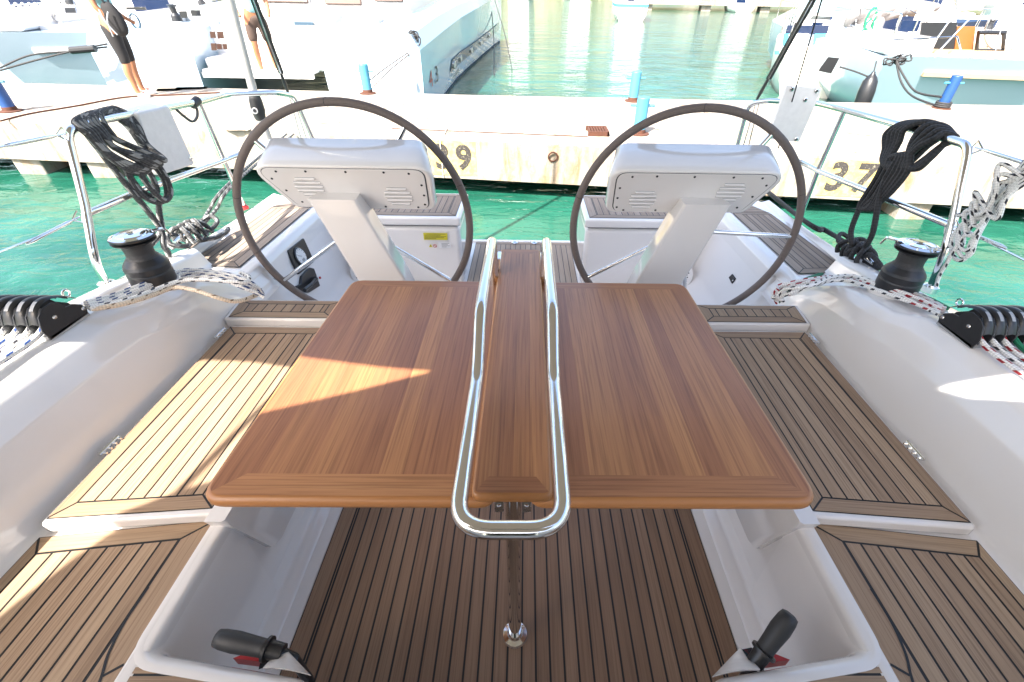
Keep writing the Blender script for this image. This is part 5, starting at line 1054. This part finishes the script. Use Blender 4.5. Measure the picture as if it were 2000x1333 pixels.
LB=yacht('moored_yacht','white sailing yacht cut off at the left edge of the picture',-11.6,10.5,R(12),12,3.4,1.22,detail=1)
RA=yacht('moored_yacht','white sailing yacht with twin wheels and orange cockpit table at upper right',8.75,9.9,R(-9),13,4.4,1.24,wheel_=True,over=1.0)
RB=yacht('moored_yacht','white sailing yacht cut off by the upper right corner of the picture',13.2,10.2,R(-7),12,3.9,1.24,detail=1)
RC=yacht('moored_motor_boat','cream motor boat with navy cabin windows beyond the grey mounting plate',7.05,12.9,R(-20),4.6,1.75,1.05,'cream',detail=1,mast=False,over=.1)
LC=yacht('moored_yacht','white sailing yacht far back behind the tender',-9.5,25.5,R(20),11,3.6,1.3,detail=1)
FA=yacht('fishing_boat','small white fishing boat with a blue stripe moored at the far side of the basin',7.6,41,R(-6),6.5,2.7,1.15,'gelw',detail=1,stripe='blue2',mast=False,over=.2)
# hull mark, portlight band etc. on the right yacht's flank
b=MB(); c=W(1617,128,y=9.72); b.rings([[c+Vector((x*.16-.0,-.01+yy,z*.13)) for x,z in ((-.9,-.7),(.7,-1),(1,.9),(-.3,1))] for yy in (0,.02)]); 
o=mk('mooring_pad',b,M['black'],boat=False,loc=tuple(c),label='dark green-black chafe pad hung at the pale hull of the right yacht',cat='chafe pad')
fc_=W(1690,186,y=9.35); o=thing('fender','black inflated fender hanging against the pale hull beside the blue bollard','fender',fc_,boat=False)
ax=(W(1702,150,y=9.4)-W(1678,215,y=9.35)).normalized(); b=MB(); b.tube([fc_-ax*.36,fc_-ax*.33,fc_-ax*.24,fc_+ax*.05,fc_+ax*.22,fc_+ax*.29,fc_+ax*.34,fc_+ax*.37],[.05,.10,.135,.14,.12,.08,.035,.03],n=24); mk('body',b,M['black'],o,smooth=70)
b=MB(); b.tube([fc_+ax*.36,W(1712,120,y=9.45)],.012,n=8); mk('lanyard',b,M['ropeb'],o)
rope_w('mooring_line','dark line from the chafe pad to the black fender',[W(1640,131,y=9.6),W(1670,140,y=9.5),W(1700,152,y=9.4)],.014,M['ropeb'],'line')
kc2=W(1750,118,y=9.6); o=thing('rope_bundle','tangle of dark rope on the stern corner of the right yacht','rope',kc2,boat=False)
for k in range(7):
    b=MB(); c=kc2+Vector((rnd.uniform(-.16,.22),rnd.uniform(-.03,.03),rnd.uniform(-.03,.05))); b.tube([c+Vector((.08*cos(j*pi/6+k),.04*sin(j*pi/6*2),.05*sin(j*pi/6+k))) for j in range(12)],.014,n=6,closed=True); mk('loop',b,M['ropeb'],o,smooth=80)
for k in range(2): rope_w('mooring_line','dark line from the right yacht to the bright blue bollard, %s of two'%('upper' if k==0 else 'lower'),[kc2,W(1766-k*6,150+k*10,y=9.3),W(1790-k*8,180+k*8,y=8.8),B3[1]+Vector((-.07,0,.16-k*.13))],.016,M['ropeb'],'mooring line','right yacht stern lines')
b=MB(); 
for k in range(3): b.tube([B3[1]+Vector((.10*cos(j*pi/8),.10*sin(j*pi/8),.035+k*.026)) for j in range(16)],.014,n=6,closed=True)
mk('rope_turns',b,M['ropeb'],boat=False,loc=tuple(B3[1]),label='dark rope turns wound round the foot of the right bright blue bollard',cat='rope')
# black lines with chafe sleeve at upper left
sl=[W(0,138,y=9.3),W(70,118,y=9.35),W(150,98,y=9.4),W(210,86,y=9.6)]; sl2=[W(0,133,y=9.3),W(60,108,y=9.35),W(140,100,y=9.4),W(210,92,y=9.6)]
o=rope_w('mooring_line','upper black mooring line with sleeve behind the person at left',sl2,.014,M['ropeb'],'mooring line','left yacht lines'); o2=rope_w('mooring_line','lower black mooring line with sleeve behind the person at left',sl,.014,M['ropeb'],'mooring line','left yacht lines')
b=MB(); q0,q1=W(138,99,y=9.38),W(186,95,y=9.42); b.tube([q0,q1],.055,n=10); mk('chafe_sleeve',b,M['black'],boat=False,loc=tuple(q0),label='black chafe sleeve on the mooring lines left of the person',cat='sleeve')
o=thing('rope_coil','black rope coil hanging on the yacht right of the person',"rope coil",W(278,62,y=9.9),boat=False)
for k in range(3):
    b=MB(); b.tube(spline([W(268+k*4,62,y=9.9),W(272+k*6,85+k*2,y=9.9),W(293+k*3,101+k,y=9.9),W(301-k*2,90,y=9.9),W(296-k*5,66+k*2,y=9.9)],7,True),.014,n=6,closed=True); mk('loop',b,M['ropeb'],o,smooth=80)
b=MB(); b.tube(spline([W(285,58,y=9.9),W(305,72,y=9.9),W(330,124,y=9.9)],7),.012,n=6); mk('tail',b,M['ropeb'],o,smooth=80)
# ---- far quay, pale boats along it
fq=thing('far_quay','far concrete quay on piles with yellow berth numbers across the basin','quay',(20,58,0),boat=False)
b=MB(); b.box(10.2,80,60,70,-.25,.75); mk('slab',b,M['conc'],fq)
for x in (12.3,18.6,25,31.5): b=MB(); b.box(x,x+1.0,60.3,61.3,-2,-.25); mk('pile',b,M['conc'],fq)
c=W(1374,6,y=59.9); t=MB(); textmesh(t,'29',.8,(c.x,59.95,.25),(1,0,0),(0,0,1),bold=.02); mk('berth_number',t,M['rustfaint'],fq)
for k,(x,y,rz,L_,bm_,fb_,pt,lab) in enumerate(((-1.5,88,-8,11,4.2,1.5,'gelw','far white yacht whose stern shows at the top edge above the catamaran bow'),(8.5,92,5,12,4.6,1.5,'gelw','far white yacht with dark waterline at the top edge left of the fishing boat'),(22.5,58.2,2,5,2.4,.7,'gelw','small pale dinghy moored below the yellow far berth number'),(22.5,44,-60,12,3.8,1.45,'hullshade','pale blue-white hull seen side-on right of the far quay piles'),(29,40,-30,11,3.8,1.4,'gelw','white yacht in the row along the upper right edge'),(35,37,-20,11,3.8,1.4,'gelw','furthest right white yacht of the far row'),(19,26,-25,11,3.6,1.45,'gelw','white yacht behind the cream motor boat'),(-17,24,25,11,3.6,1.4,'gelw','white yacht far back at the upper left corner'),(-14,34,18,11,3.6,1.4,'gelw','white yacht furthest back at the upper left'))):
    yacht('distant_boat',lab,x,y,R(rz),L_,bm_,fb_,pt,detail=0,group='boats in the far part of the harbour')
# ================================================================== PEOPLE
def skin(name,verts,edg,mat,par,lvl=2,root=0):
    inv=OFF[par.name]; me=bpy.data.meshes.new(name); me.from_pydata([inv@Vector(v[:3]) for v in verts],edg,[]); me.materials.append(mat)
    o=bpy.data.objects.new(name,me); COL.objects.link(o); o.parent=par; OFF[o.name]=OFF[par.name]
    sm=o.modifiers.new('skin','SKIN'); sm.use_smooth_shade=True
    sv=me.skin_vertices[0].data if me.skin_vertices else None
    if sv is None:
        bpy.context.view_layer.objects.active=o; sv=me.skin_vertices[0].data
    for i,v in enumerate(verts): r=v[3]; sv[i].radius=(r if not isinstance(r,tuple) else r[0],r if not isinstance(r,tuple) else r[1])
    sv[root].use_root=True
    ss=o.modifiers.new('sub','SUBSURF'); ss.levels=lvl; ss.render_levels=lvl
    return o
def person(label,base,face,shirt,pants,pl,scale=1.0,footL=None,footR=None,shoes='white',hairm='hair'):
    o=thing('person',label,'person',base,boat=False); f=Vector((sin(face),cos(face),0)); r=Vector((f.y,-f.x,0)); B0=Vector(base)
    def p(x,y,z,rad): v=B0+(r*x+f*y+Vector((0,0,z)))*scale; return (v.x,v.y,v.z,rad*scale if not isinstance(rad,tuple) else (rad[0]*scale,rad[1]*scale))
    V=[p(0,0,.92,.125),p(0,.01,1.08,.115),p(0,.0,1.25,.135),p(0,-.01,1.40,.12),p(0,.0,1.48,.055),p(0,.02,1.55,.06),p(0,.03,1.63,.088),p(0,.02,1.70,.07)]
    E=[(0,1),(1,2),(2,3),(3,4),(4,5),(5,6),(6,7)]
    for s in (-1,1):
        b0=len(V); fx=.11 if s<0 else .10; V+=[p(s*.095,0,.86,.095),p(s*.115,.01,.66,.078),p(s*.12,.02,.48,.056),p(s*.125,-.015,.34,.058),p(s*.125,-.01,.20,.042),p(s*.13,-.01,.08,.034),p(s*.135,.04,.035,.035),p(s*.14,.13,.025,.028)]
        E+=[(0,b0)]+[(b0+i,b0+i+1) for i in range(7)]
        a0=len(V); V+=[p(s*.17,-.01,1.39,.055),p(s*.23,-.02,1.26,.045),p(s*.26,.0,1.12,.038),p(s*.25,.12,1.00,.032),p(s*.23,.20,.95,.024),p(s*.22,.25,.92,.028)]
        E+=[(3,a0)]+[(a0+i,a0+i+1) for i in range(5)]
    body=skin('body',V,E,M['skin'],o)
    # trousers
    top=.95; V=[p(0,0,.98,.142),p(0,0,.90,.145)]; E=[(0,1)]
    for s in (-1,1):
        b0=len(V); V+=[p(s*.095,0,.84,.108),p(s*.115,.01,.66,.090),p(s*.12,.018,.52,.070 if pl<.5 else .085)]
        if pl<.5: V+=[p(s*.122,.0,pl,.066)]
        E+=[(1,b0)]+[(b0+i,b0+i+1) for i in range(len(V)-b0-1)]
    skin('trousers',V,E,M[pants],o)
    V=[p(0,0,.93,.155),p(0,.01,1.08,.130),p(0,.0,1.25,.150),p(0,-.01,1.40,.130),p(0,0,1.45,.075)]; E=[(0,1),(1,2),(2,3),(3,4)]
    for s in (-1,1): a0=len(V); V+=[p(s*.17,-.01,1.39,.068),p(s*.22,-.02,1.28,.062)]; E+=[(3,a0),(a0,a0+1)]
    skin('shirt',V,E,M[shirt],o)
    for s in (-1,1):
        V=[p(s*.13,-.035,.035,.044),p(s*.135,.05,.035,.045),p(s*.14,.14,.028,.038)]; sh=skin('shoe',V,[(0,1),(1,2)],M[shoes],o)
        b=MB(); c=Vector(p(s*.137,.06,.07,0)[:3]); b.tube([c+r*(.05*cos(t)) +Vector((0,0,.012*sin(t)))+f*.02*sin(t*2) for t in [k*pi/6 for k in range(7)]],.008,n=6); mk('strap',b,M['red'],sh)
    b=MB(); hc=Vector(p(0,.0,1.665,0)[:3]); rs=[]
    b.lathe([(.03,-.10),(.085,-.06),(.098,0),(.09,.05),(.06,.085),(.01,.10)],hc-f*.012,n=20); mk('hair',b,M[hairm],o,smooth=80)
    # face: nose and eyes
    hd=Vector(p(0,.03,1.63,0)[:3]); b=MB(); b.lathe([(.014,0),(.010,.012),(.003,.022)],hd+f*.085+Vector((0,0,-.005)),axis=tuple(f),n=8); mk('nose',b,M['skin'],o)
    for s in (-1,1):
        b=MB(); b.lathe([(.008,0),(.006,.004),(.001,.005)],hd+f*.082+r*.03*s+Vector((0,0,.025)),axis=tuple(f),n=8); mk('eye',b,M['ink'],o)
    return o,f,r,p
pz=person('person in pale cyan top and black cropped leggings standing on the quay',(-5.97,7.97,QT),R(70),'cloth_c','cloth_b',.42,1.0)
o=thing('shoulder_bag','dark crumpled shoulder bag hanging at the hip of the person on the quay','bag',(-5.75,7.8,.9),boat=False)
c=W(222,40,y=7.78); V=[(c.x-.02,c.y,c.z+.22,(.05,.08)),(c.x+.01,c.y,c.z+.08,(.08,.13)),(c.x+.03,c.y,c.z-.06,(.08,.14)),(c.x+.05,c.y,c.z-.20,(.05,.09))]; skin('bag_body',V,[(0,1),(1,2),(2,3)],M['cloth_b'],o)
b=MB(); b.tube(spline([c+Vector((0,-.03,.2)),c+Vector((-.12,-.06,.5)),c+Vector((-.14,0,.66)),c+Vector((-.08,.12,.5)),c+Vector((0,.06,.2))],6),.014,n=6); mk('strap',b,M['black'],o,smooth=80)
for k,(a_,b2) in enumerate(((( -.06,.12),(.05,-.16)),((.05,.10),(-.02,-.18)))):
    b=MB(); b.tube(spline([c+Vector((a_[0],-.10,a_[1])),c+Vector((a_[0]*.3,-.14,0)),c+Vector((b2[0],-.12,b2[1]))],5),.009,n=6); mk('cord',b,M['grey'],o,smooth=80)
person('person in brown shorts standing on the catamaran stern behind the grey pole',(-4.78,9.80,-.02),R(150),'cloth_c','cloth_t',.60,1.0)

# ---- small dark fittings on the moored boats that stay readable in the bright light
def face(px0,py0,px1,py1,y,skew=0): return [W(px0,py1,y=y),W(px1,py1,y=y),W(px1+skew,py0,y=y),W(px0+skew,py0,y=y)]
def slab(name,q,mat,par=None,th=.03,label=None,cat=None,group=None):
    b=MB(); b.rings([[p+Vector((0,th,0)) for p in q],q]); 
    if par is not None: return mk(name,b,mat,par,bevel=.004)
    return mk(name,b,mat,boat=False,loc=tuple(q[0]),label=label,cat=cat,group=group,bevel=.004)
def wpart(name,q,mat,o,th=.03):     # part of a yacht built in its own frame
    iv=o.matrix_world.inverted(); bpy.context.view_layer.update(); b=MB(); q=[iv@p for p in q]; d=(iv.to_3x3()@Vector((0,th,0))); b.rings([[p+d for p in q],q]); return mk(name,b,mat,o,bevel=.004)
bpy.context.view_layer.update()
ys=9.45
for q in ((411,62,421,75),(425,62,437,76),(413,85,423,99),(424,86,434,97),(436,86,444,97)): slab('portlight',face(*q,9.62,-2),M['glassb'],C_)
for q in ((352,22,366,36),(374,20,392,32)): slab('window',face(*q,10.4,-3),M['glass'],C_)
b=MB(); b.lathe([(.09,0),(.08,.08),(.05,.12),(.05,.2),(.08,.24),(.01,.25)],W(347,42,y=10.0),n=16); mk('winch',b,M['blackm'],C_)
for q,mt in (((1793,44,1862,106),'black'),((1756,40,1792,62),'glassn'),((1862,52,1898,118),'orange')): wpart('cockpit_panel',face(*q,10.9,8),M[mt],RA)
q=face(1907,64,1958,100,10.8,4); b=MB(); iv=RA.matrix_world.inverted(); b.tube([iv@p for p in q],.045,n=6,closed=True); mk('screen_frame',b,M['black'],RA)
for a_,b2 in (((1750,112),(1790,80)),((1760,118),(1805,10)),((1800,118),(1880,5)),((1815,120),(1900,30)),((1745,78),(1870,72)),((1870,72),(1880,112))):
    b=MB(); b.tube([iv@W(a_[0],a_[1],y=10.2),iv@W(b2[0],b2[1],y=10.2)],.014,n=6); mk('rail',b,M['steel'],RA)
o=thing('folded_sail','heap of folded grey canvas and lines on the deck left of the twin-wheel yacht','sail cover',W(1700,40,y=12.5),boat=False)
rnd=random.Random(8)
for k in range(5):
    b=MB(); x=1650+k*26; b.tube(spline([W(x,52-k*5,y=12.5),W(x+22,28-k*3+rnd.uniform(-4,4),y=12.4),W(x+50,18+rnd.uniform(-5,5),y=12.5),W(x+80,22-k*2,y=12.6)],5),[.05+.10*sin(pi*i/15) for i in range(16)],n=10); mk('fold',b,M['canvas'],o,smooth=80)
for k,(px,py,mt) in enumerate(((1702,38,'ropeg'),(1696,60,'ropeg'),(1708,50,'roper'))):
    b=MB(); c=W(px,py,y=11.6); b.tube([c+Vector((.09*cos(j*pi/5),.03,.20*sin(j*pi/5))) for j in range(10)],.022,n=6,closed=True); mk('rope_loop',b,M[mt],o,smooth=80)
# cabin front of the cream boat: navy band and pale cyan side windows
for q,mt in (((1535,50,1616,66),'glassn'),((1528,66,1543,90),'blue2'),((1588,66,1610,90),'blue2')): wpart('cabin_window',face(*q,13.45,4),M[mt],RC)
for k,px in enumerate((1518,1550,1586,1603)): wpart('vent',face(px-4,100,px+4,107,13.45),M['blue2'],RC)
# left yachts: orange dinghy corner, coiled lines, dark windows
slab('storage_bag',face(0,22,38,40,12.0),M['orange'],label='orange storage bag on deck at the upper left corner',cat='bag',th=.2)
o=thing('rope_coil','grey coiled lines on the rail at the upper left corner','rope coil',W(60,30,y=11.2),boat=False)
for k in range(7):
    b=MB(); px=30+k*13; b.tube(spline([W(px,6,y=11.2),W(px-5,30+k%3*4,y=11.15),W(px+6,44+k%2*4,y=11.2),W(px+12,26,y=11.2)],5,True),.016,n=6,closed=True); mk('loop',b,M['alu'],o,smooth=80)
for q in ((247,14,285,20),(128,15,150,26)): wpart('hatch_window',face(*q,11.0,-3),M['glass'],LA)
b=MB(); iv=LA.matrix_world.inverted(); b.tube([iv@W(115,62,y=10.6),iv@W(124,0,y=10.6)],.02,n=8); mk('gate_post',b,M['alu'],LA)
b=MB(); ring=[W(264,42,y=10.0)+Vector((.075*cos(j*pi/8),0,.11*sin(j*pi/8))) for j in range(16)]; b.tube(ring,.018,n=6,closed=True); mk('round_badge',b,M['navy'],C_)
for k,(x0,x1,y0,lab) in enumerate(((303,352,173,'grey slab standing for the cast shadow of the person, nearest the feet'),(340,402,170,'grey slab standing for the cast shadow of the person, furthest from the feet'))):
    slab('shadow_slab',[W(x0,y0+5,z=QT+.012),W(x1,y0+3,z=QT+.012),W(x1+4,y0,z=QT+.012),W(x0+4,y0+1,z=QT+.012)],M['canvas'],th=.02,label=lab,cat='painted shadow',group='slabs standing for the shadow of the person')  # thin grey slabs stand in for the person's cast shadow on the quay

# ---- small things lying about on the quay
rope_w('cable','thin dark cable lying along the quay top from the left edge of the picture',[W(0,237,z=QT+.012),W(60,222,z=QT+.012),W(150,207,z=QT+.012),W(245,190,z=QT+.012),W(330,186,z=QT+.012),W(430,181,z=QT+.012)],.010,M['rust'],'cable')
rope_w('cable','loose pale cord hanging over the quay edge beside the yellow 39 patch',[W(873,250,z=QT+.01),W(868,262,z=QT+.01),W(860,276,y=5.86),W(862,300,y=5.86),W(866,348,y=5.86)],.006,M['ropet'],'cord')
rr3=random.Random(21)
for k,(px,py,wd,hg) in enumerate(((775,243,.34,.10),(470,252,.22,.14),(1450,262,.26,.10),(1700,262,.4,.12),(330,225,.3,.12),(640,240,.25,.09))):
    c=W(px,py,z=QT); b=MB(); n=14; b.add([(c.x+wd*cos(2*pi*i/n)*rr3.uniform(.5,1),c.y+hg*sin(2*pi*i/n)*rr3.uniform(.5,1),QT+.004+k*.0003) for i in range(n)],[tuple(range(n))]); mk('stain',b,M['rustfaint'],quay)
for k,(px,py) in enumerate(((700,262),(1080,272),(1330,283),(520,262))):
    c=W(px,py,z=QT); b=MB(); b.tube([Vector((c.x+.055*cos(t*pi/8),neary(c.x)[0]-.02-.01*sin(t*pi/8),QT-.16+.055*sin(t*pi/8))) for t in range(16)],.010,n=6,closed=True); mk('mooring_ring',b,M['rust'],quay)
